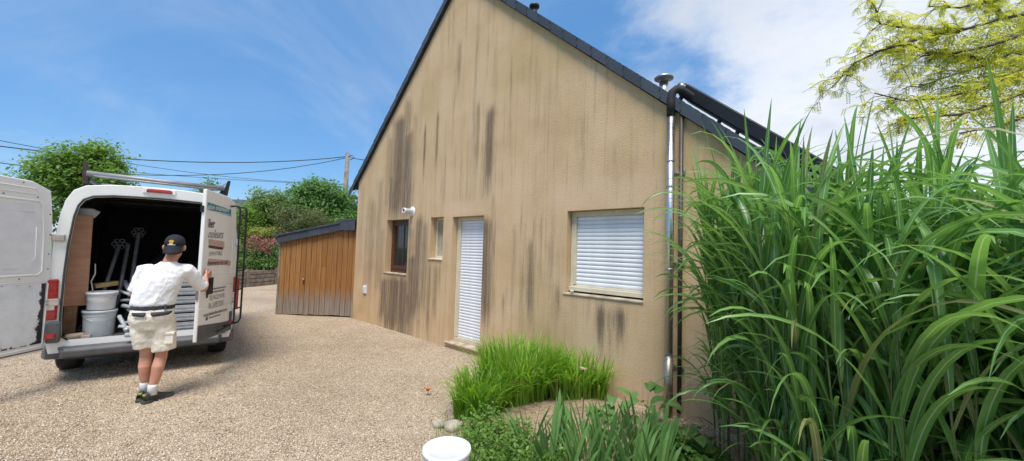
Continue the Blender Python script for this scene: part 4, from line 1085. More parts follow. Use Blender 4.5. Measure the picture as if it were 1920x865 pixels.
HIPL, HIPR = Vector((-.115, .0, .90)), Vector((.045, .0, .90))
KNL, KNR = Vector((-.075, .03, .47)), Vector((.055, .0, .47))
ANL, ANR = Vector((-.072, .045, .11)), Vector((.012, -.045, .10))
mb = MB()
# trunk under the clothes, neck, head
mb.rings([(PEL.x, 0, .82, .13, .10), (PEL.x, 0, .93, .155, .115), (-.03, .0, 1.05, .14, .10), (.0, .01, 1.2, .155, .105), (.03, .02, 1.34, .165, .10), (.045, .025, 1.42, .09, .075), (.05, .03, 1.44, .06, .06)], 20)
mb.tube([NECK0-Vector((0, 0, .04)), NECK0, NECK1, HEAD-Vector((0, 0, .03))], [.068, .062, .058, .058], 14)
mb.rings([(HEAD.x, HEAD.y+.025, HEAD.z-.125, .03, .03), (HEAD.x, HEAD.y+.022, HEAD.z-.11, .048, .052), (HEAD.x, HEAD.y+.012, HEAD.z-.07, .062, .078), (HEAD.x, HEAD.y, HEAD.z-.02, .072, .092), (HEAD.x, HEAD.y-.004, HEAD.z+.04, .076, .098), (HEAD.x, HEAD.y-.004, HEAD.z+.085, .066, .085), (HEAD.x, HEAD.y-.002, HEAD.z+.112, .04, .05), (HEAD.x, HEAD.y, HEAD.z+.12, .015, .02)], 20)
mb.tube([HEAD+Vector((0, .085, .0)), HEAD+Vector((0, .115, -.035)), HEAD+Vector((0, .09, -.05))], [.012, .017, .012], 8)          # nose
mb.tube([HEAD+Vector((-.03, .088, -.078)), HEAD+Vector((0, .10, -.08)), HEAD+Vector((.03, .088, -.078))], [.007, .010, .007], 8)    # lips
mb.tube([HEAD+Vector((-.05, .08, .02)), HEAD+Vector((0, .098, .016)), HEAD+Vector((.05, .08, .02))], [.009, .012, .009], 8)         # brow
for sx_ in (-1, 1):                                                                                                                   # ears
    e0 = HEAD + Vector((sx_*.078, -.005, -.01))
    mb.tube([e0+Vector((0, -.008, .03)), e0+Vector((sx_*.012, -.016, .02)), e0+Vector((sx_*.014, -.018, 0)), e0+Vector((sx_*.006, -.006, -.028))], [.010, .013, .012, .009], 8)
# arms
mb.tube([SHL, SHL.lerp(ELL, .45), ELL, ELL.lerp(WRL, .3), WRL, HAL], [.058, .052, .042, .043, .028, .03], 14)
mb.tube([SHR, SHR.lerp(ELR, .45), ELR, ELR.lerp(WRR, .3), ELR.lerp(WRR, .7), WRR], [.058, .052, .043, .045, .034, .028], 14)
# right hand laid on the outer face of the door edge
def hand(W_, fwd, up, side, curl, size=1.0, mirror=1):
    """palm from the wrist along fwd; up = back of the hand; side = towards the thumb"""
    fwd, up, side = fwd.normalized(), up.normalized(), side.normalized()
    c0 = W_ + fwd*.012; c1 = W_ + fwd*.09*size
    for k in range(4):
        o_ = side*(.030-.020*k)*size
        mb.tube([W_+o_*.45, c0+o_*.8+fwd*.03, c1+o_], [.019, .017, .0125], 8)
        ln = (.074, .084, .077, .060)[k]*size
        p = c1+o_; d_ = fwd.copy(); pts = [p.copy()]; ang = 0
        for j, fr in enumerate((.45, .32, .23)):
            ang += curl[j]
            d2 = fwd*math.cos(ang) - up*math.sin(ang) + side*(.10-.07*k)
            p = p + d2.normalized()*ln*fr; pts.append(p.copy())
        mb.tube(pts, [.0105, .0098, .0090, .0078], 8)
    tb = W_ + fwd*.025 + side*.024
    tdir = (fwd*.65 + side*.75 - up*.12).normalized()
    t1 = tb + tdir*.042*size; t2 = t1 + (fwd*.8 + side*.35 - up*.45*mirror).normalized()*.032*size; t3 = t2 + (fwd*.85 - up*.55*mirror).normalized()*.024*size
    mb.tube([tb-tdir*.01, t1, t2, t3], [.016, .0125, .011, .009], 8)
hand(WRR, HF*.92 + Vector((0, 0, .38)), HO, Vector((0, 0, .92)) - HF*.38, (.12, .22, .2))
hand(HAL-Vector((.0, .03, 0)), Vector((.15, .9, -.35)), Vector((-.9, .1, .1)), Vector((.1, .35, .9)), (.35, .5, .4))
# legs
for (h, k, a) in ((HIPL, KNL, ANL), (HIPR, KNR, ANR)):
    c1 = k.lerp(a, .28) + Vector((0, -.022, 0)); c2 = k.lerp(a, .62) + Vector((0, -.008, 0))
    mb.tube([h, h.lerp(k, .5), k+Vector((0, 0, .06)), k, c1, c2, a+Vector((0, 0, .06)), a-Vector((0, 0, .04))], [.085, .076, .056, .052, .055, .044, .032, .035], 16)
bodyo = solid(mb, 'body', M_skin, man, .0065, 3)
for sx_ in (-1, 1):
    MB().ball(tuple(HEAD+Vector((sx_*.032, .083, -.012))), (.011, .010, .008), 10, 6).build('eye', simple('eye%d' % sx_, (.5, .48, .46), .2), man, True)
# hair: short nape and sides under the cap
mb = MB().rings([(HEAD.x, HEAD.y-.028, HEAD.z-.065, .055, .062), (HEAD.x, HEAD.y-.018, HEAD.z-.03, .0735, .080), (HEAD.x, HEAD.y-.016, HEAD.z+.03, .079, .084), (HEAD.x, HEAD.y-.014, HEAD.z+.06, .076, .080)], 24)
mb.build('hair', M_hair, man, True)
# cap worn backwards: crown, peak towards the camera, badge
cr = MB().rings([(HEAD.x, HEAD.y-.004, HEAD.z+.015, .0875, .108), (HEAD.x, HEAD.y-.004, HEAD.z+.05, .0895, .110), (HEAD.x, HEAD.y-.004, HEAD.z+.09, .080, .098), (HEAD.x, HEAD.y-.004, HEAD.z+.12, .058, .070), (HEAD.x, HEAD.y-.004, HEAD.z+.135, .03, .036), (HEAD.x, HEAD.y-.004, HEAD.z+.139, .006, .008)], 28)
cap = cr.build('cap', M_cap, man, True)
mb = MB(); V = []; nseg = 12
for j in range(5):
    v = j/4
    for k in range(nseg+1):
        a = -math.pi/2 + (k/nseg-.5)*2.0
        bx_, by_ = .089*math.cos(a), .110*math.sin(a)
        ex_ = v*.072*math.cos((k/nseg-.5)*2.2)
        V.append((HEAD.x+bx_*(1+.12*v), HEAD.y-.004+by_-ex_*.62, HEAD.z+.022 - v*.095*math.cos((k/nseg-.5)*1.7) - .012*abs(k/nseg-.5)*2))
V2 = [(x, y_+.004, z-.004) for x, y_, z in V]; nv = len(V); ns = nseg+1
F = [(j*ns+k, j*ns+k+1, (j+1)*ns+k+1, (j+1)*ns+k) for j in range(4) for k in range(nseg)]
F += [tuple(nv+i for i in f[::-1]) for f in F]
F += [(4*ns+k, 4*ns+k+1, nv+4*ns+k+1, nv+4*ns+k) for k in range(nseg)] + [(j*ns, (j+1)*ns, nv+(j+1)*ns, nv+j*ns) for j in range(4)] + [((j+1)*ns-1, (j+2)*ns-1, nv+(j+2)*ns-1, nv+(j+1)*ns-1) for j in range(4)]
mb.add(V + V2, F); mb.build('peak', M_cap, cap, True)
def capdot(name, mat, a, z, w, h, lift=.004):
    ax = math.pi*1.5 + a; r0, r1 = .0895+lift, .110+lift
    P = []
    for k in range(10):
        tt = 2*math.pi*k/10; da = w*math.cos(tt)/.1; dz = h*math.sin(tt)
        P.append((HEAD.x + r0*math.cos(ax+da)*(1-.6*max(0, z+dz-.055)), HEAD.y-.004 + r1*math.sin(ax+da)*(1-1.4*max(0, z+dz-.055)), HEAD.z+z+dz))
    mb = MB(); mb.add(P + [(p[0], p[1]+.006, p[2]) for p in P], [tuple(range(10)), tuple(range(10, 20))[::-1]] + [(k, (k+1) % 10, 10+(k+1) % 10, 10+k) for k in range(10)]); return mb.build(name, mat, cap)
M_yel = simple('badge_yellow', (.75, .42, .03), .6)
capdot('badge', M_yel, -.12, .062, .024, .017); capdot('badge', M_wht, -.12, .036, .020, .005); capdot('badge', M_wht, -.10, .026, .040, .004)
# t-shirt
mb = MB()
mb.rings([(-.045, -.005, 1.005, .178, .135), (-.042, -.008, 1.03, .186, .140), (-.03, -.005, 1.12, .186, .138), (-.005, .0, 1.22, .188, .135), (.02, .01, 1.32, .19, .128), (.035, .02, 1.39, .165, .108), (.048, .028, 1.435, .10, .085), (.055, .034, 1.462, .073, .070)], 28)
mb.tube([SHL+Vector((.05, 0, .0)), SHL, SHL.lerp(ELL, .45), SHL.lerp(ELL, .88)], [.072, .075, .070, .071], 16)
mb.tube([SHR-Vector((.05, 0, .0)), SHR, SHR.lerp(ELR, .45), SHR.lerp(ELR, .92)], [.074, .077, .072, .073], 16)
solid(mb, 'tshirt', M_shirt, man, .010, 5, .5, (.022, .085))
# shorts with dark waistband and pocket flaps
mb = MB()
mb.rings([(-.042, 0, .76, .165, .125), (-.042, -.012, .86, .185, .150), (-.042, -.008, .94, .180, .140), (-.042, 0, 1.0, .168, .125), (-.042, 0, 1.025, .166, .122)], 28)
mb.tube([Vector((-.112, -.005, .86)), Vector((-.105, .0, .72)), Vector((-.082, .005, .565))], [.108, .105, .092], 20)
mb.tube([Vector((.040, -.008, .86)), Vector((.058, -.005, .70)), Vector((.073, -.005, .525))], [.112, .110, .100], 20)
sho = solid(mb, 'shorts', M_shorts, man, .010, 4, .5, (.016, .07))
MB().lathe([(.168, -.026), (.174, -.020), (.173, .020), (.166, .026)], 36, (0, 0, 0), 'Z', True).build('waistband', M_dkcloth, sho, True, loc=(-.042, 0, .992)).scale = (1.03, .80, 1)
for (a, w_, dz) in ((-.115, .055, .0), (.055, .075, .0)):
    mb = MB(); V = []
    for i, (z_, f_) in enumerate(((.952, 1.0), (.925, 1.0), (.905, .25))):
        for k in range(7):
            x = a + w_*(k/6-.5)*2*(1 if i < 2 else .75) ; xx_ = (x+.042)/.195
            V.append((x, -.158*math.sqrt(max(.05, 1-min(.97, abs(xx_))**2.4)) - .012, z_ - (.0 if i else 0) + .012*(k/6 if a > 0 else 1-k/6)*(1 if i else 0)))
    F = [(i*7+k, i*7+k+1, (i+1)*7+k+1, (i+1)*7+k) for i in range(2) for k in range(6)]
    mb.add(V, F); o = mb.build('pocket_flap', M_dkcloth, sho, True); so2 = o.modifiers.new('t', 'SOLIDIFY'); so2.thickness = .012; so2.offset = 0
MB().box(.095, .165, -.112, -.03, .60, .705).build('cargo_pocket', M_shorts, sho, bevel=.012, rot=(0, 0, .0))
MB().box(.092, .168, -.118, -.03, .70, .728).build('cargo_flap', M_shorts, sho, bevel=.008)
MB().box(-.02, .0, -.140, -.125, .97, 1.02).build('belt_loop', M_dkcloth, sho); MB().box(.07, .09, -.125, -.110, .97, 1.02).build('belt_loop', M_dkcloth, sho)
# socks and shoes
M_shoe = simple('shoe_black', (.022, .022, .022), .6, bump=.4, bscale=120)
M_sole = simple('shoe_sole', (.05, .05, .048), .7)
M_lime = simple('shoe_lime', (.24, .27, .03), .6)
for (a, yaw) in ((ANL, -.25), (ANR, -.85)):
    s_ = MB().tube([a+Vector((0, 0, .085)), a+Vector((0, 0, .06)), a+Vector((0, 0, -.02))], [.040, .041, .044], 16).build('sock', M_sock, man, True)
    sh_ = empty('shoe', (a.x, a.y, 0.006), yaw, man)
    mb = MB(); rr = [(-.075, .028, .06, .03), (-.06, .036, .10, .045), (-.02, .040, .105, .05), (.03, .042, .085, .045), (.09, .046, .06, .035), (.15, .043, .042, .025), (.185, .028, .03, .014)]
    V = []
    for (y_, w_, h_, _) in rr:
        for k in range(12):
            t_ = math.pi*k/11; V.append((w_*math.cos(t_), y_, .022 + (h_-.01)*math.sin(t_)**.8))
    F = [(i*12+k, i*12+k+1, (i+1)*12+k+1, (i+1)*12+k) for i in range(len(rr)-1) for k in range(11)] + [(i*12, (i+1)*12, (i+1)*12+11, i*12+11) for i in range(len(rr)-1)] + [tuple(range(12)), tuple(range((len(rr)-1)*12, len(rr)*12))[::-1]]
    mb.add(V, F); mb.build('upper', M_shoe, sh_, True)
    mb = MB().prism([(.030, -.085), (.042, -.05), (.040, .0), (.046, .08), (.050, .12), (.042, .175), (.02, .20), (-.02, .20), (-.042, .175), (-.048, .12), (-.044, .08), (-.038, .0), (-.040, -.05), (-.028, -.085)], lambda p, q, t_: (p, q, t_ + .012*max(0, q-.13)/.07), .0, .032); mb.build('sole', M_sole, sh_, bevel=.006)
    MB().box(-.022, .022, -.080, -.045, .072, .098).build('heel_tab', M_lime, sh_, bevel=.012)
    MB().box(-.014, .014, .035, .050, .088, .100).build('tongue', M_lime, sh_, bevel=.008)
# ================================================================ white bucket in the foreground, poppy, stone
bk = D(838, 840, 2.62)
bucket('white_bucket', (bk[0], bk[1], float(gz(bk[0], bk[1]))), R(60), .135, .150, bk[2], 'white plastic bucket with wire handle in the foreground at the bed edge', True, None, simple('bucket_fg', (.74, .75, .78), .38, var=.05, dirt=(.5, .48, .45), damt=.25))
# ================================================================ vegetation
def bladeset(base, head, L, w, phi0, phi1, seg=8, fold=.25, tipw=0.0, power=1.4, twist=None, prof='grass'):
    """curved blades, all arrays of length n; phi = angle from upright at the foot and at the tip. returns V, F, across"""
    n = len(L); V = np.zeros((n, seg+1, 3, 3)); pos = base.copy()
    hx, hy = np.cos(head), np.sin(head); sx_, sy_ = -hy, hx
    for k in range(seg+1):
        t = k/seg
        if k:
            tm = (k-.5)/seg; ph = phi0 + (phi1-phi0)*tm**power
            pos = pos + np.stack([hx*np.sin(ph), hy*np.sin(ph), np.cos(ph)], 1)*(L/seg)[:, None]
        ph = phi0 + (phi1-phi0)*t**power
        if prof == 'grass': ww = w*(0.45+0.55*min(1, t*5))*(1-t**2.2)**.8 + w*.03
        elif prof == 'sword': ww = w*(0.75+0.25*min(1, t*4))*(1-max(0, (t-.55)/.45)**1.8)**.7 + w*.02
        else: ww = w*math.sin(math.pi*min(1, .04+t*.96))**.7 + w*.01
        nrm = np.stack([-hx*np.cos(ph), -hy*np.cos(ph), np.sin(ph)], 1)
        side = np.stack([sx_, sy_, np.zeros(n)], 1)
        if twist is not None:
            c_, s_ = np.cos(twist*t)[:, None], np.sin(twist*t)[:, None]
            side, nrm = side*c_ + nrm*s_, nrm*c_ - side*s_
        V[:, k, 0] = pos + side*(ww/2)[:, None] + nrm*(ww*fold*.5)[:, None]
        V[:, k, 1] = pos
        V[:, k, 2] = pos - side*(ww/2)[:, None] + nrm*(ww*fold*.5)[:, None]
    f = []
    for k in range(seg):
        for c in range(2): f.append((k*3+c, k*3+c+1, (k+1)*3+c+1, (k+1)*3+c))
    f = np.array(f); st = (seg+1)*3
    F = (f[None] + (np.arange(n)*st)[:, None, None]).reshape(-1, 4)
    ac = np.tile(np.array([1, 0, 1.0]), n*(seg+1))
    return V.reshape(-1, 3), F, ac
def blades_obj(name, mat, parent, V, F, ac, tone, seg, loc=None):
    nv = (seg+1)*3
    me = npmesh(name, V, F, True, [('across', 'POINT', ac), ('tone', 'POINT', np.repeat(tone, nv))])
    return link(name, me, mat, parent, loc)
def inpoly(P, poly):
    x, y = P[:, 0], P[:, 1]; r_ = np.zeros(len(P), bool); j = len(poly)-1
    for i in range(len(poly)):
        xi, yi = poly[i]; xj, yj = poly[j]
        c_ = ((yi > y) != (yj > y)) & (x < (xj-xi)*(y-yi)/(yj-yi+1e-12)+xi); r_ ^= c_; j = i
    return r_
def sample(poly, n):
    p = np.array(poly); lo, hi = p.min(0), p.max(0); out = np.zeros((0, 2))
    while len(out) < n:
        q = lo + (hi-lo)*rng.random((n*2, 2)); out = np.vstack([out, q[inpoly(q, poly)]])
    return out[:n]

# ---- tall reed grass along the house at the right
M_reed = leafmat('reed_leaf', (.085, .22, .048), (.195, .39, .095), .4, .32, (.30, .58, .07), (.46, .58, .34), .5, (.34, .30, .13))
M_culm = leafmat('reed_culm', (.06, .11, .03), (.16, .17, .07), .05, .5)
M_dead = leafmat('dead_leaf', (.20, .15, .07), (.34, .26, .13), .2, .8)
reed_poly = [(1.80, 3.76), (1.68, 2.95), (1.60, 2.35), (1.62, 1.8), (2.15, 1.32), (2.9, 1.0), (4.3, .95), (4.0, 1.75), (3.3, 2.4), (2.6, 3.05)]
reed = tag(empty('reed_grass_clump', (2.5, 2.3, 0)), 'tall arching green reed grass clump against the house at the right', 'reed grass')
org = np.array([2.5, 2.3, 0])
# shared leaf shapes
NVAR = 28; SEG = 11; shapes = []; leafmesh = []
for k in range(NVAR):
    u = k/(NVAR-1)
    if k < 8: p0, p1, pw = .03+.12*rng.random(), .15+.5*rng.random(), 1.6           # upright spears
    else: p0, p1, pw = .08+.24*rng.random(), 1.5+1.3*rng.random(), 1.2+1.3*rng.random()
    V, F, ac = bladeset(np.zeros((1, 3)), np.zeros(1), np.array([1.0]), np.array([.040]), np.array([p0]), np.array([p1]), SEG, .30, 0, pw, np.array([rng.normal()*.7]))
    shapes.append(V); tone = rng.random()
    me = npmesh('leaf', V, F, True, [('across', 'POINT', ac), ('tone', 'POINT', np.full(len(V), tone))]); me.materials.append(M_reed); leafmesh.append(me)
RF, RAC = F, ac
NST = 350
st = sample(reed_poly, NST)
inst = []
CV, CF = [], []
cmb = MB()
wallq = np.dot(WA, WN)
for i in range(NST):
    x, y = st[i]
    cen = np.array([2.75, 2.2]); out = np.array([x, y])-cen; od = np.linalg.norm(out)+1e-6
    H_ = 1.36 + .34*rng.random() + .24*min(2.2, max(0, y-1.5)) + .20*min(1, max(0, x-1.95)/.6)*(1 if y < 2.4 else .3)
    lean = .05 + .10*min(1, od/1.2)*rng.random(); ha = math.atan2(out[1], out[0]) + rng.normal()*.8
    wq = wallq - np.dot([x, y], WN[:2])
    if wq < .45: ha = math.atan2(-WN[1], -WN[0]) + rng.normal()*.5
    tipx, tipy = x + math.cos(ha)*lean*H_, y + math.sin(ha)*lean*H_
    pts = [(x-org[0]+(tipx-x)*t_**1.6, y-org[1]+(tipy-y)*t_**1.6, H_*t_) for t_ in (0, .35, .7, 1)]
    cmb.tube(pts, [.0065, .006, .005, .003], 5, False)
    nl_ = 11
    a0 = rng.random()*6.28
    for k in range(nl_):
        t_ = .13 + .87*(k+.5*rng.random())/nl_
        px, py, pz = x+(tipx-x)*t_**1.6, y+(tipy-y)*t_**1.6, H_*t_
        top = t_ > .87
        var = rng.integers(0, 8) if (top and rng.random() < .42) else rng.integers(8, NVAR)
        L_ = (.70+.50*rng.random())*(0.85 if top else 1.0)*(.75 if t_ < .4 else 1)
        hd_ = a0 + k*math.pi + rng.normal()*.5
        if wq < .6 and math.cos(hd_)*WN[0]+math.sin(hd_)*WN[1] > 0: hd_ += math.pi + rng.normal()*.4
        inst.append((px, py, pz, hd_, L_, var, t_, .8+.45*rng.random()))
cu_o = cmb.build('culms', M_culm, reed, True); cu_o['kind'] = 'stuff'
a_ = cu_o.data.attributes.new('tone', 'FLOAT', 'POINT'); a_.data.foreach_set('value', rng.random(len(cu_o.data.vertices)).astype(np.float32))
# the 300 that show largest are leaves of their own, the rest one mass
def proj(P):
    d_ = np.asarray(P, float)-[0, 0, CAM_H]; z_ = d_@_fw
    return 960+CAM_F*(d_@RT)/z_, 432.5-CAM_F*(d_@UP)/z_, z_
sc_list = []
for j, (px, py, pz, hd_, L_, var, t_, ws) in enumerate(inst):
    c, s = math.cos(hd_), math.sin(hd_)
    mid = shapes[var].reshape(SEG+1, 3, 3)[6, 1]*L_
    P = (px+mid[0]*c-mid[1]*s, py+mid[0]*s+mid[1]*c, pz+mid[2])
    u, v, z_ = proj(P)
    sc_list.append(z_ if (z_ > .3 and -20 < u < 1940 and -40 < v < 900) else 99)
order = np.argsort(sc_list)
single = set(order[:300].tolist())
RV, RT_ = [], []
dead_V = []
for j, (px, py, pz, hd_, L_, var, t_, ws) in enumerate(inst):
    # nothing may pass through the house wall or reach the lens
    c, s = math.cos(hd_), math.sin(hd_)
    S_ = shapes[var].copy(); S_[:, 1] *= ws
    Vw = np.stack([S_[:, 0]*L_*c - S_[:, 1]*s, S_[:, 0]*L_*s + S_[:, 1]*c, S_[:, 2]*L_], 1) + [px, py, pz]
    if (Vw[:, :2]@WN[:2]).max() > wallq-.02 and Vw[:, 2].min() < 2.4:
        continue
    if np.linalg.norm(Vw-[0, 0, CAM_H], axis=1).min() < 1.25: continue
    if Vw[:, 1].mean() < 1.75 and Vw[:, 0].mean() < 2.05 and Vw[:, 2].max() > 2.14+.12*rng.random(): continue
    Vw[:, 2] = np.maximum(Vw[:, 2], .02)
    if j in single:
        o = bpy.data.objects.new('leaf', leafmesh[var]); COL.objects.link(o); o.parent = reed
        o.location = (px-org[0], py-org[1], pz); o.rotation_euler = (0, 0, hd_); o.scale = (L_, ws, L_)
    else:
        RV.append(Vw-org); RT_.append(rng.random()*(.55+.45*t_))
nR = len(RV); V = np.concatenate(RV); F = (RF[None] + (np.arange(nR)*len(shapes[0]))[:, None, None]).reshape(-1, 4)
o = blades_obj('foliage', M_reed, reed, V, F, np.tile(RAC, nR), np.array(RT_), SEG); o['kind'] = 'stuff'
# dry lower leaves and dry stems
nD = 420; sp = sample(reed_poly, nD)
V, F, ac = bladeset(np.column_stack([sp-org[:2], .15+.7*rng.random(nD)]), rng.random(nD)*6.28, .3+.4*rng.random(nD), .012+.012*rng.random(nD), .5+.8*rng.random(nD), 2.2+.8*rng.random(nD), 6)
V[:, 2] = np.maximum(V[:, 2], .02)
o = blades_obj('dry_leaves', M_dead, reed, V, F, ac, rng.random(nD), 6); o['kind'] = 'stuff'
nW = np.dot(V[:, :2]+org[:2], WN[:2])

# ---- bright daylily clumps in the bed
M_lily = leafmat('lily_leaf', (.13, .30, .025), (.34, .56, .06), .5, .42, (.40, .70, .04), None, .45, (.46, .40, .18))
def lilyclump(poly, n, hmin, hmax, label):
    p = np.array(poly); c = p.mean(0)
    o = tag(empty('daylily_clump', (c[0], c[1], 0)), label, 'plant', 'daylily clumps in the bed')
    pts = sample(poly, n); d_ = pts-c
    hd_ = np.arctan2(d_[:, 1], d_[:, 0]) + rng.normal(size=n)*.9
    L_ = hmin*.8 + (hmax-hmin*.8)*rng.random(n)
    base = np.column_stack([d_, np.zeros(n)])
    V, F, ac = bladeset(base, hd_, L_, 0.015+.013*rng.random(n), .03+.28*rng.random(n), .35+1.7*rng.random(n)**1.6, 6, .35, 0, 1.7)
    wq = (V[:, :2]+c)@WN[:2]; over = np.maximum(0, wq-(wallq-.03)); V[:, :2] -= over[:, None]*WN[:2]
    f_ = blades_obj('foliage', M_lily, o, V, F, ac, rng.random(n), 6); f_['kind'] = 'stuff'
    return o
lilyclump([(-.52, 3.95), (-.30, 3.85), (-.05, 4.05), (.02, 4.45), (-.28, 4.55), (-.48, 4.25)], 620, .32, .55, 'shorter daylily clump at the left end of the bed')
lilyclump([(-.25, 4.40), (.05, 4.22), (.42, 4.45), (.62, 4.75), (.35, 5.05), (-.05, 5.05), (-.28, 4.75)], 1050, .46, .78, 'large bright green daylily clump in front of the wall')
lilyclump([(.50, 4.45), (.95, 4.55), (1.18, 4.50), (.98, 4.66), (.72, 4.90), (.52, 4.85)], 620, .42, .66, 'daylily clump at the right of the bed below the large window')
# faded lily flower on a stalk
fl = G(1092, 790); fo = tag(empty('faded_flower', (fl[0], fl[1], 0)), 'faded pale flower on a stalk in front of the daylilies', 'flower')
ftop = D(1094, 692, fl[1]); hh = ftop[2]
MB().tube([(0, 0, 0), (.01, 0, hh*.6), (ftop[0]-fl[0], 0, hh)], .005, 6).build('stalk', M_lily, fo, True)
V, F, ac = bladeset(np.tile([ftop[0]-fl[0], 0, hh-.01], (9, 1)), np.arange(9)*.7, .05+.03*rng.random(9), np.full(9, .016), .4+.5*rng.random(9), 1.8+rng.random(9), 4)
blades_obj('petals', leafmat('faded_petal', (.5, .36, .28), (.62, .5, .4), .3, .6), fo, V, F, ac, rng.random(9), 4)

# ---- bearded iris fans
M_iris = leafmat('iris_leaf', (.12, .26, .07), (.23, .41, .125), .36, .5, (.20, .36, .10), None, .35)
iris_spots = [(.20, 3.22), (.33, 2.98), (.45, 3.28), (.55, 3.02), (.66, 3.25), (.74, 2.95), (.85, 3.18), (.98, 3.02), (1.08, 3.26), (.60, 2.78), (.88, 2.80), (1.18, 3.08), (.42, 2.76), (1.02, 2.74)]
side_w = ['leftmost iris fan near the weeds', 'iris fan second from the left at the frame edge', 'iris fan behind the left group beside bare gravel', 'iris fan in the middle front', 'tall iris fan in the middle of the bed', 'iris fan at the bottom edge, centre', 'iris fan right of the middle, leaves crossing', 'iris fan at the front right', 'right hand iris fan below the broad leaves', 'iris fan cut by the lower frame edge, left of centre', 'iris fan cut by the lower frame edge, right of centre', 'rightmost iris fan leaning towards the steel pipe', 'low iris fan in the front left corner of the bed', 'low iris fan in the front right corner of the bed']
for (x, y), lab in zip(iris_spots, side_w):
    o = tag(empty('iris_plant', (x, y, 0)), 'grey green ' + lab, 'plant', 'iris fans in the bed')
    fa = rng.random()*3.14
    nl_ = rng.integers(9, 13)
    for k in range(nl_):
        u = (k/(nl_-1)-.5)*2
        V, F, ac = bladeset(np.array([[.05*u*math.cos(fa), .05*u*math.sin(fa), 0]]), np.array([fa if u > 0 else fa+math.pi]), np.array([.55-.16*abs(u)+.08*rng.random()]), np.array([.034+.012*rng.random()]), np.array([.06+.30*abs(u)]), np.array([.12+.5*abs(u)+.25*rng.random()]), 8, .12, 0, 1.5, np.array([1.57*(1 if rng.random() < .5 else -1)+rng.normal()*.3])*0+rng.normal()*.6, 'sword')
        # blades stand edge-on in the fan plane
        blades_obj('leaf', M_iris, o, V, F, ac, rng.random(1), 8)
# ---- broad folded leaves (bergenia-like) near the pipe
M_broad = leafmat('broad_leaf', (.08, .18, .05), (.15, .29, .075), .28, .42, (.2, .4, .06), (.16, .27, .09), .4)
for (x, y, z_, lab) in ((1.30, 3.78, .40, 'broad leaved plant with folded leaves in front of the steel pipe'), (1.50, 3.35, .22, 'low broad leaved plant beside the reed grass'), (1.02, 3.75, .24, 'small yellowish broad leaved plant behind the irises')):
    o = tag(empty('broadleaf_plant', (x, y, 0)), lab, 'plant')
    for k in range(11):
        hd_ = rng.random()*6.28; L_ = z_*(.8+.5*rng.random())
        V, F, ac = bladeset(np.zeros((1, 3)), np.array([hd_]), np.array([L_*.8]), np.array([.006]), np.array([.15+.4*rng.random()]), np.array([.4+.5*rng.random()]), 4)
        tip = V.reshape(5, 3, 3)[4, 1]
        blades_obj('stalk', M_broad, o, V, F, ac, rng.random(1), 4)
        V, F, ac = bladeset(tip[None], np.array([hd_+rng.normal()*.3]), np.array([.14+.08*rng.random()]), np.array([.09+.05*rng.random()]), np.array([.7+.4*rng.random()]), np.array([1.7+.6*rng.random()]), 7, .45, 0, 1.2, None, 'oval')
        blades_obj('leaf', M_broad, o, V, F, ac, rng.random(1), 7)
# ---- leaf helper for small leaves
def leaves(P, N, size, tone, aspect=.55, fold=.25, jitter=1.0):
    n = len(P); N = N/np.linalg.norm(N, axis=1, keepdims=True)
    a = rng.normal(size=(n, 3)); T = a - N*(a*N).sum(1, keepdims=True); T /= np.linalg.norm(T, axis=1, keepdims=True); B = np.cross(N, T)
    s = size[:, None]
    V = np.stack([P-T*s*.5, P+B*s*aspect*.5+N*s*fold*.3, P+T*s*.5, P-B*s*aspect*.5+N*s*fold*.3], 1).reshape(-1, 3)
    i = np.arange(n)[:, None]*4
    F = np.concatenate([i+np.array([[0, 2, 1]]), i+np.array([[0, 3, 2]])], 1).reshape(-1, 3)
    return V, F, np.repeat(tone, 4)
def leafobj(name, mat, parent, V, F, tone):
    me = npmesh(name, V, F, False, [('tone', 'POINT', tone)]); o = link(name, me, mat, parent); o['kind'] = 'stuff'; return o
# ---- weeds between the bucket and the irises
M_weed = leafmat('weed_leaf', (.070, .165, .022), (.17, .31, .055), .35, .5, (.3, .5, .06))
wp = [(-.42, 3.55), (-.30, 3.15), (-.22, 2.85), (.25, 2.75), (.45, 2.85), (.32, 3.35), (.05, 3.62), (-.2, 3.78)]
sp = sample(wp, 330); VV, FF, TT = [], [], []; off = 0
for (x, y) in sp:
    h_ = .10+.20*rng.random(); n_ = 16; zz = h_*(.2+.8*rng.random(n_))
    lx, ly = rng.normal()*.04, rng.normal()*.04
    P = np.column_stack([x+lx*zz/h_+rng.normal(size=n_)*.025, y+ly*zz/h_+rng.normal(size=n_)*.025, zz])
    N = np.column_stack([rng.normal(size=n_)*.5, rng.normal(size=n_)*.5, np.ones(n_)])
    V, F, t_ = leaves(P, N, .022+.026*rng.random(n_), np.clip(.3+.7*rng.random(n_), 0, 1)); VV.append(V); FF.append(F+off); TT.append(t_); off += len(V)
tag(leafobj('weeds', M_weed, None, np.concatenate(VV), np.concatenate(FF), np.concatenate(TT)), 'low leafy green weeds around the bed edge beside the white bucket', 'weeds', kind='stuff')
wp2 = [(1.25, 3.55), (1.25, 3.05), (1.60, 2.85), (1.80, 3.3), (1.72, 3.62)]
sp = sample(wp2, 130); VV, FF, TT = [], [], []; off = 0
for (x, y) in sp:
    h_ = .06+.14*rng.random(); n_ = 14; zz = h_*(.2+.8*rng.random(n_))
    P = np.column_stack([x+rng.normal(size=n_)*.03, y+rng.normal(size=n_)*.03, zz]); N = np.column_stack([rng.normal(size=n_)*.5, rng.normal(size=n_)*.5, np.ones(n_)])
    V, F, t_ = leaves(P, N, .03+.045*rng.random(n_), .1+.8*rng.random(n_), .7); VV.append(V); FF.append(F+off); TT.append(t_); off += len(V)
tag(leafobj('ground_cover', M_weed, None, np.concatenate(VV), np.concatenate(FF), np.concatenate(TT)), 'low ground cover leaves at the foot of the reed grass', 'ground cover', kind='stuff')
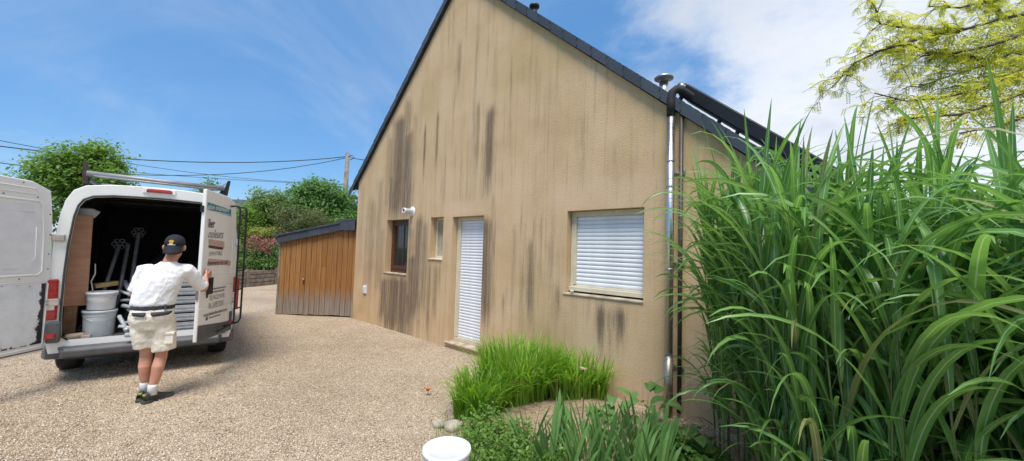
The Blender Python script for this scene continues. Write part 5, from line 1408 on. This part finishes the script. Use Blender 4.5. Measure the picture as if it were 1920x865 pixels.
# thin grass seedlings along the bed edge
n_ = 160; sp = np.column_stack([-.62+.25*rng.random(n_), 2.75+1.2*rng.random(n_)])
V, F, ac = bladeset(np.column_stack([sp, np.zeros(n_)]), rng.random(n_)*6.28, .06+.14*rng.random(n_), .003+.003*rng.random(n_), .1+.4*rng.random(n_), .5+1.0*rng.random(n_), 4)
tag(blades_obj('grass_tufts', M_weed, None, V, F, ac, rng.random(n_), 4), 'thin grass seedlings in the gravel beside the white bucket', 'grass', kind='stuff')
# bed floor (soil and straw under the plants)
t = NT('bed_floor'); t.bump(t.noise(60, 6), .7, .02)
M_bed = t.set(t.ramp(t.noise(24, 8, .75), [(.3, (.10, .07, .04)), (.5, (.30, .22, .14)), (.75, (.50, .39, .27))]), .95)
def sheet(name, poly, z, mat):
    mb = MB(); mb.add([(x, y, z) for x, y in poly], [tuple(range(len(poly)))]); return tag(mb.build(name, mat), kind='structure')
bp = [(-.45, 3.98), (-.28, 3.45), (.1, 2.6), (1.1, 2.3), (2.2, 1.1), (4.6, .8), (4.2, 1.75), (3.2, 2.68), (1.9, 3.80), (1.1, 4.55), (.3, 5.15), (-.15, 5.0)]
sheet('flower_bed', bp, .026, M_bed)
# orange poppy and stones at the bed edge
pg_ = G(800, 742); po = tag(empty('poppy', (pg_[0], pg_[1], 0)), 'small orange poppy flower standing alone in the gravel', 'flower')
MB().tube([(0, 0, 0), (.02, 0, .03), (.012, 0, .055)], .002, 5).build('stalk', M_weed, po, True)
V, F, ac = bladeset(np.tile([.012, 0, .05], (6, 1)), np.arange(6)*1.05, np.full(6, .045), np.full(6, .042), np.full(6, .35), np.full(6, 1.25), 4, .2, 0, 1, None, 'oval')
blades_obj('petals', leafmat('poppy_petal', (.62, .09, .012), (.75, .16, .03), .3, .5), po, V, F, ac, rng.random(6), 4)
M_stone = simple('edge_stone', (.42, .37, .29), .85, var=.3, bump=.5, bscale=25, bdist=.02)
for (x, y, sx_, sy_, sz_, lab) in ((848, 806, .10, .07, .06, 'pale rounded stone just behind the white bucket'), (822, 800, .07, .05, .05, 'smaller tan stone beside the pale stone at the bed edge'), (1272, 818, .06, .035, .05, 'white plaster scrap lying by the foot of the steel pipe')):
    p = G(x, y); mb = MB().ball((0, 0, 0), (sx_, sy_, sz_), 14, 9)
    mb.v = [(a*(1+.25*math.sin(5*b/sx_+x)), b*(1+.2*math.cos(4*a/sx_)), c*(1+.15*math.sin(3*a/sx_))) for a, b, c in mb.v]
    tag(mb.build('stone' if x < 1200 else 'plaster_scrap', M_stone if x < 1200 else M_wb, None, True, loc=(p[0], p[1], sz_*.45), rot=(0, 0, x)), lab, 'stone' if x < 1200 else 'scrap')

# ================================================================ trees and shrubs
def crown(blobs, n, size, per=26, spread=.16, up=1.0, shell=.55):
    """blobs (x,y,z,rx,ry,rz): leaf sprays gathered in clumps, more towards the outside"""
    B = np.array(blobs); vol = (B[:, 3]*B[:, 4]*B[:, 5])**.75; pick = rng.choice(len(B), n//per, p=vol/vol.sum())
    d_ = rng.normal(size=(len(pick), 3)); d_ /= np.linalg.norm(d_, axis=1, keepdims=True)
    r_ = (shell + (1-shell)*rng.random(len(pick)))**.6 * (0.78+.34*rng.random(len(pick)))
    C = B[pick, :3] + d_*B[pick, 3:]*r_[:, None]
    k = len(C); P = np.repeat(C, per, 0) + rng.normal(size=(k*per, 3))*spread*np.array([1, 1, .65])
    N = np.repeat(d_, per, 0)*.6 + rng.normal(size=(k*per, 3))*.55 + [0, 0, up]
    tone = np.clip(np.repeat(.15+.6*rng.random(k), per) + rng.normal(size=k*per)*.17, 0, 1)
    return leaves(P, N, size*(.65+.7*rng.random(k*per)), tone), C
def tree(name, label, cat, base, blobs, n, size, mat, bark, tr=.12, per=26, spread=.16, group=None, nb=26, aspect=.55):
    o = tag(empty(name, tuple(base)), label, cat, group); b = Vector(base)
    (V, F, t_), C = crown([(x-b.x, y-b.y, z-b.z, a, c, d_) for x, y, z, a, c, d_ in blobs], n, size, per, spread)
    leafobj('crown', mat, o, V, F, t_)
    cz = np.mean([x[2] for x in blobs])-b.z; cxy = Vector((np.mean([x[0] for x in blobs])-b.x, np.mean([x[1] for x in blobs])-b.y, 0))
    mid_ = Vector((cxy.x*.5, cxy.y*.5, cz*.55)); top = Vector((cxy.x, cxy.y, cz*1.15))
    MB().tube([(0, 0, -.05), tuple(Vector((0, 0, cz*.25))), tuple(mid_), tuple(top)], [tr, tr*.8, tr*.6, tr*.2], 10).build('trunk', bark, o, True)
    mb = MB()
    for i in rng.choice(len(C), min(nb, len(C)), replace=False):
        e = Vector(C[i]); s_ = Vector((0, 0, cz*.25)).lerp(mid_, rng.random()) if rng.random() < .5 else mid_.lerp(top, rng.random()*.8)
        m_ = s_.lerp(e, .5) + Vector((0, 0, .1*(e-s_).length))
        mb.tube([s_, m_, e], [tr*.32, tr*.2, tr*.05], 6, False)
    mb.build('branches', bark, o, True)
    return o
def pb(x, y, Y, rx, ry, k=1.0):           # blob from photo pixels at distance Y
    p = D(x, y, Y); s_ = Y/CAM_F; return (p[0], p[1], p[2], rx*s_, rx*s_*k, ry*s_)
M_bark = simple('bark', (.10, .08, .06), .9, var=.4, bump=.6, bscale=30, bdist=.02)
M_lf1 = leafmat('leaf_mid', (.11, .225, .036), (.27, .43, .085), .52, .45, (.34, .52, .08))
M_lf2 = leafmat('leaf_dark', (.09, .20, .055), (.23, .39, .11), .52, .42, (.24, .44, .09))
M_lf3 = leafmat('leaf_light', (.12, .22, .055), (.27, .40, .12), .5, .5, (.38, .52, .12))
M_lf4 = leafmat('leaf_yellow', (.20, .25, .03), (.42, .44, .09), .35, .5, (.5, .5, .1))
M_lf5 = leafmat('leaf_bronze', (.09, .15, .05), (.24, .22, .10), .4, .5, (.2, .25, .06))
M_pinkf = leafmat('pink_flower', (.34, .09, .10), (.52, .22, .20), .3, .6, (.6, .25, .25))
def gp(x, y, Y): p = D(x, y, Y); return (p[0], p[1], 0.0)
tree('tree', 'broad leafy tree rising behind the van roof', 'tree', gp(158, 400, 12.5), [pb(150, 330, 12.5, 62, 48), pb(120, 318, 12.5, 45, 34), pb(185, 305, 12.5, 38, 34), pb(140, 295, 12.3, 34, 26), pb(205, 335, 12.3, 32, 30), pb(95, 330, 12.5, 30, 30), pb(140, 385, 12.5, 70, 45), pb(195, 278, 12.6, 16, 16)], 15000, .115, M_lf1, M_bark, .14, 24, .17)
bed_z = .5
tree('tree', 'dense dark green tree behind the shed roof', 'tree', gp(605, 440, 20), [pb(600, 400, 20, 48, 36), pb(570, 380, 20, 36, 32), pb(625, 380, 20, 36, 30), pb(598, 360, 20, 34, 22), pb(645, 400, 20, 26, 26), pb(560, 410, 20, 34, 30), pb(648, 425, 19.5, 30, 26)], 15000, .17, M_lf2, M_bark, .18, 24, .24)
tree('tree', 'feathery light green tree between the van and the dark tree', 'tree', gp(505, 440, 18.5), [pb(500, 400, 18.5, 30, 34), pb(488, 375, 18.5, 15, 22), pb(520, 378, 18.5, 18, 20), pb(478, 405, 18.5, 22, 26)], 7000, .13, M_lf3, M_bark, .1, 20, .2)
tree('tree', 'wispy thin tree beside the utility pole', 'tree', gp(662, 440, 23), [pb(655, 375, 23, 16, 22), pb(662, 400, 23, 14, 16)], 1300, .13, M_lf5, M_bark, .07, 12, .22)
tree('shrub', 'bronze tipped shrub in front of the dark tree', 'shrub', gp(560, 440, 17.6), [pb(560, 412, 17.6, 42, 24), pb(535, 400, 17.6, 22, 16), pb(590, 415, 17.6, 28, 22), pb(545, 440, 17.4, 38, 25)], 8000, .085, M_lf5, M_bark, .06, 20, .15)
tree('shrub', 'yellow variegated shrub above the pink flowers', 'shrub', gp(498, 450, 16.9), [pb(498, 437, 16.9, 24, 9), pb(484, 436, 16.9, 12, 8), pb(512, 440, 16.9, 12, 9)], 3000, .075, M_lf4, M_bark, .04, 16, .10)
tree('shrub', 'green hedge shrub beside the van ladder', 'shrub', gp(455, 450, 17.2), [pb(455, 415, 17.2, 20, 30), pb(468, 440, 17.2, 18, 22), pb(452, 465, 17, 20, 30), pb(475, 415, 17.6, 16, 18)], 6500, .10, M_lf1, M_bark, .06, 20, .16)
hyd = tree('shrub', 'pink flowering shrub behind the timber edging', 'shrub', gp(492, 490, 16.6), [pb(490, 470, 16.6, 26, 20), pb(508, 478, 16.6, 20, 24), pb(475, 475, 16.5, 20, 20), pb(492, 492, 16.4, 30, 14)], 6000, .085, M_lf2, M_bark, .04, 20, .12)
b0 = Vector(gp(492, 490, 16.6))
PC = np.array([D(x, y, 16.15)-np.array(b0) for x, y in [(466, 452), (472, 460), (480, 456), (486, 462), (478, 468), (492, 458), (500, 455), (506, 460), (468, 470), (488, 470), (495, 466), (474, 448), (512, 452), (503, 470), (470, 485), (462, 462), (482, 448), (497, 450)]])
PP_ = np.repeat(PC, 40, 0) + rng.normal(size=(len(PC)*40, 3))*.075
V, F, t_ = leaves(PP_, rng.normal(size=(len(PP_), 3))+[0, -1, .6], np.full(len(PP_), .06), rng.random(len(PP_)), .9)
leafobj('blossom', M_pinkf, hyd, V, F, t_)
tree('shrub', 'ferny low shrub spilling over the timber edging', 'shrub', gp(465, 505, 16.2), [pb(462, 494, 16.2, 22, 12), pb(480, 500, 16.2, 18, 8), pb(505, 497, 16.3, 14, 9)], 3500, .08, M_lf3, M_bark, .03, 16, .1)
tree('tree', 'small conifer tip showing above the van rack', 'tree', gp(392, 440, 26), [pb(388, 352, 26, 9, 8), pb(398, 345, 26, 5, 10), pb(380, 360, 26, 10, 8)], 700, .16, M_lf2, M_bark, .08, 10, .22)
# far wood on the skyline
far = []
for (x, y, rx, ry) in ((-60, 350, 70, 25), (10, 345, 40, 20), (50, 352, 35, 14), (95, 360, 40, 14), (260, 400, 60, 18), (330, 405, 60, 18), (400, 410, 60, 20), (-160, 350, 80, 30), (620, 430, 60, 20)):
    far.append(pb(x, y, 70, rx, ry))
(V, F, t_), _ = crown(far, 9000, .6, 20, .9)
tag(leafobj('far_wood', M_lf2, None, V, F, t_), 'far dark tree line on the skyline at the left', 'wood', kind='stuff')

# ---- golden honey locust at the right: pinnate leaves on long drooping twigs
M_gold = leafmat('locust_leaf', (.32, .41, .045), (.66, .66, .085), .52, .5, (.95, .92, .12), None, .3)
M_twig = simple('locust_twig', (.085, .062, .045), .9, var=.3)
LY = 6.3
lo = tag(empty('honey_locust', (9.6, 6.9, 0)), 'golden leaved honey locust tree reaching over the reed grass', 'tree'); lb = Vector((9.6, 6.9, 0))
limbs = []
def P3(x, y, Y): return Vector(D(x, y, Y)) - lb
trunk = [Vector((0, 0, 0)), Vector((-.1, .1, 1.6)), Vector((-.15, .0, 3.0)), Vector((.1, .1, 4.4)), Vector((0, .2, 6.0))]
MB().tube(trunk, [.17, .15, .13, .10, .05], 12).build('trunk', M_twig, lo, True)
main = [  # paths in photo pixels, distance
    ([(2060, 40), (1960, 110), (1900, 98), (1860, 118), (1790, 140), (1720, 165)], 6.6),
    ([(2060, 0), (1960, 20), (1880, 35), (1800, 58), (1740, 55), (1690, 52), (1650, 45), (1640, 10)], 6.4),
    ([(1800, 58), (1745, 65), (1700, 80), (1650, 95), (1600, 120), (1560, 165)], 6.2),
    ([(2060, 60), (1980, 90), (1900, 140), (1830, 170), (1760, 185), (1700, 190), (1640, 175)], 6.0),
    ([(2040, 120), (1950, 160), (1880, 190), (1800, 215), (1730, 220), (1680, 225)], 5.8),
    ([(2060, -60), (1950, -30), (1870, -5), (1800, 15), (1740, 12)], 6.5),
    ([(1880, 35), (1860, 0), (1850, -40)], 6.5), ([(2060, -20), (1990, 30), (1930, 60), (1860, 85), (1790, 100), (1730, 105), (1690, 130)], 6.2),
    ([(2050, 160), (1960, 205), (1880, 235), (1800, 250)], 5.9), ([(2060, 90), (1990, 60), (1940, 20), (1900, -30)], 6.9),
    ([(1860, 118), (1800, 100), (1740, 100), (1690, 75)], 6.5), ([(2100, 130), (2000, 130), (1930, 130), (1850, 150), (1780, 165)], 6.9)]
lm = MB(); twigs = []
for pth, Y0 in main:
    pts = [P3(x, y, Y0 + .25*math.sin(i*1.7)) for i, (x, y) in enumerate(pth)]
    if pth[0][0] > 2000: pts = [Vector((pts[0].x*.35, pts[0].y*.4, max(2.8, pts[0].z-.6)))] + pts
    n_ = len(pts); lm.tube(pts, [.034*(1-i/(n_))**1.1+.005 for i in range(n_)], 7, False)
    # twigs along each limb
    for i in range(1, n_-0):
        a, b = pts[i-1], pts[min(i, n_-1)]
        for k in range(6):
            s_ = a.lerp(b, rng.random()); d_ = (b-a).normalized()
            e = Vector((rng.normal()*.5-.35, rng.normal()*.4, rng.normal()*.32-.05)) + d_*.5
            L_ = .18+.38*rng.random(); e = e.normalized()*L_
            tw = [s_, s_+e*.5+Vector((0, 0, .03)), s_+e+Vector((0, 0, -.06*L_/.4))]
            lm.tube(tw, [.007, .005, .002], 5, False); twigs.append(tw)
            for q in range(2):
                s2 = tw[0].lerp(tw[2], .3+.6*rng.random()); e2_ = (Vector((rng.normal(), rng.normal(), rng.normal()*.6-.2)).normalized())*(.12+.18*rng.random())
                tw2 = [s2, s2+e2_*.55, s2+e2_+Vector((0, 0, -.03))]; lm.tube(tw2, [.0035, .003, .0015], 4, False); twigs.append(tw2)
lm.build('branches', M_twig, lo, True)
VV, FF, TT = [], [], []; off = 0
for tw in twigs:
    tn = np.clip(.25+.6*rng.random(), 0, 1)
    for k in range(5):
        s_ = np.array(tw[1].lerp(tw[2], rng.random()*1.1)) if rng.random() < .7 else np.array(tw[0].lerp(tw[1], rng.random()))
        hd_ = rng.random()*6.28; L_ = .09+.08*rng.random(); dv = np.array([math.cos(hd_)*.8, math.sin(hd_)*.8, -.35+.5*rng.normal()]); dv /= np.linalg.norm(dv)
        sd_ = np.cross(dv, [0, 0, 1]); sd_ /= np.linalg.norm(sd_)+1e-6
        nn2 = 7; u = np.repeat((np.arange(nn2)+.8)/nn2, 2); sg = np.tile([-1, 1], nn2)
        P = s_ + dv*(u*L_)[:, None] + sd_*(sg*.016)[:, None] + np.array([0, 0, -1])*(u**2*.03)[:, None]
        T = sd_*sg[:, None]*.9 + dv*.5; T /= np.linalg.norm(T, axis=1, keepdims=True)
        B = dv - T*(T@dv)[:, None]; B /= np.linalg.norm(B, axis=1, keepdims=True)
        l_, w_ = .034, .016
        V = np.stack([P-T*l_*.5, P+B*w_*.5, P+T*l_*.5, P-B*w_*.5], 1).reshape(-1, 3); m_ = len(P)
        i = np.arange(m_)[:, None]*4; F = np.concatenate([i+np.array([[0, 1, 2]]), i+np.array([[0, 2, 3]])], 1).reshape(-1, 3)
        VV.append(V); FF.append(F+off); TT.append(np.repeat(np.clip(tn+rng.normal(size=m_)*.15, 0, 1), 4)); off += len(V)
# fuller mass deeper in the crown
cb = [pb(1890, 60, 6.8, 70, 45), pb(1850, 110, 6.8, 75, 40), pb(1900, 150, 6.6, 70, 45), pb(1820, 160, 6.5, 60, 35), pb(1860, 210, 6.3, 70, 30), pb(1960, 80, 7.2, 90, 90), pb(1790, 205, 6.2, 55, 25), pb(1800, 85, 6.6, 45, 25), pb(2050, 60, 7.2, 110, 120)]
(V, F, t_), C = crown([(x-lb.x, y-lb.y, z-lb.z, a, c, d_) for x, y, z, a, c, d_ in cb], 30000, .034, 34, .085, .6, .2)
VV.append(V); FF.append(F+off); TT.append(t_)
leafobj('foliage', M_gold, lo, np.concatenate(VV), np.concatenate(FF), np.concatenate(TT))

# ================================================================ far yard: timber edging, planted bank, pole, wires, neighbour's roof
rp = [G(440, 541), G(463, 536.5), G(517, 531.5)]
ta, tb = np.array(rp[0][:2]), np.array([G(540, 531)[0], G(540, 531)[1]])
td = (tb-ta)/np.linalg.norm(tb-ta)
TW = tag(empty('timber_edging', (ta[0], ta[1], 0), math.atan2(td[1], td[0])), 'low grey timber edging wall in front of the flowering shrubs', 'wall')
Lt = float(np.linalg.norm(tb-ta)); TP = plane(ta, td)
posts = [-1.6, TP(463, 520)[0], TP(517, 520)[0], Lt+.4]
print('timber', Lt, posts)
M_tim = simple('weathered_timber', (.24, .19, .15), .85, var=.4, scale=6, bump=.4, bscale=30)
for p_ in posts: MB().box(p_-.055, p_+.055, -.06, .02, -.05, .68).build('post', M_tim, TW, bevel=.006)
for i in range(3):
    for k in range(4):
        x0, x1 = posts[i]+.058, posts[i+1]-.058
        MB().box(x0, x1, -.035+random.uniform(-.008, .008), .02, .01+k*.155, .155+k*.155-.012).build('board', M_tim, TW, bevel=.005)
# bank behind it
bk0 = ta - td*9 + np.array([-td[1], td[0]])*.02; bk1 = tb + td*.45 + np.array([-td[1], td[0]])*.02
nb_ = np.array([-td[1], td[0]])
mb = MB(); P = [bk0, bk1, bk1+nb_*10, bk0+nb_*12]
mb.add([(p[0], p[1], -.02) for p in P] + [(p[0], p[1], .58) for p in P[:2]] + [(p[0], p[1], .9) for p in P[2:]], [(4, 5, 6, 7), (0, 1, 5, 4), (1, 2, 6, 5), (2, 3, 7, 6), (3, 0, 4, 7)])
tag(mb.build('planted_bank', M_soil), kind='structure')
# pole
PY = 22.0
pt, pbm = D(652, 287, PY), D(644, 400, PY)
pole = tag(empty('utility_pole', (pbm[0], PY, 0)), 'weathered utility pole rising behind the shed', 'pole')
MB().tube([(0, 0, 0), (pt[0]-pbm[0], 0, pt[2])], [.15, .115], 12).build('shaft', simple('pole_wood', (.22, .20, .18), .85, var=.4, scale=3, bump=.3), pole, True)
q = np.array([pt[0]-pbm[0], 0, pt[2]])
mb = MB()
mb.tube([tuple(q+[0, 0, -.25]), tuple(q+[.25, 0, -.12]), tuple(q+[.4, 0, -.28]), tuple(q+[.15, 0, -.4])], .02, 6); mb.build('bracket', M_blackm, pole, True)
p2 = D(655, 372, PY)-np.array([pbm[0], PY, 0]); MB().box(p2[0]-.3, p2[0]+.45, -.12, .12, p2[2]-.05, p2[2]+.10).build('junction_box', M_blackm, pole, bevel=.02)
def wire(p, q, sag, label, r_=.016):
    p, q = Vector(p), Vector(q); pts = [p.lerp(q, i/16) - Vector((0, 0, sag*4*(i/16)*(1-i/16))) for i in range(17)]
    tag(MB().tube(pts, r_, 5).build('overhead_cable', M_blackm, None, True), label, 'cable')
wire(D(650, 294, PY), D(-140, 254, 15), .65, 'thick overhead cable from the pole top to the far left, upper', .024)
wire(D(650, 296, PY), D(-140, 284, 14), .95, 'overhead cable from the pole top to the far left, lower', .018)
wire(D(-140, 236, 13), D(560, 342, 27), .35, 'thin overhead wire descending from the left edge behind the tree', .012)
wire(D(120, 312, 20), D(650, 347, PY), .12, 'low thin overhead wire meeting the pole halfway', .012)
wire(D(653, 293, PY), D(700, 300, 16), .08, 'short cable from the pole to the house roof', .018)
wire(D(655, 352, PY), D(690, 362, 16), .05, 'lower service wire from the pole to the house', .012)
# neighbour
na = D(395, 366, 32); nb2 = D(487, 372, 32)
NH = tag(empty('neighbour_house', (na[0], 32, 0), 0), 'grey slate roof of a neighbouring house behind the shrubs', 'house')
w_ = nb2[0]-na[0]; zr_ = na[2]
mb = MB(); mb.add([(-5, 0, zr_-2.6), (w_, 0, zr_-2.6), (w_, 2.8, zr_), (-5, 2.8, zr_), (w_, 5.6, zr_-2.6), (-5, 5.6, zr_-2.6)], [(0, 1, 2, 3), (3, 2, 4, 5)])
o = mb.build('roof', M_slateroof, NH); o.modifiers.new('t', 'SOLIDIFY').thickness = .12
mb = MB(); mb.box(-4.8, w_-.2, .25, 5.4, -.1, zr_-2.5); mb.add([(w_-.21, .25, zr_-2.5), (w_-.21, 5.4, zr_-2.5), (w_-.21, 2.8, zr_-.15)], [(0, 1, 2)]); mb.build('wall', M_plain, NH)
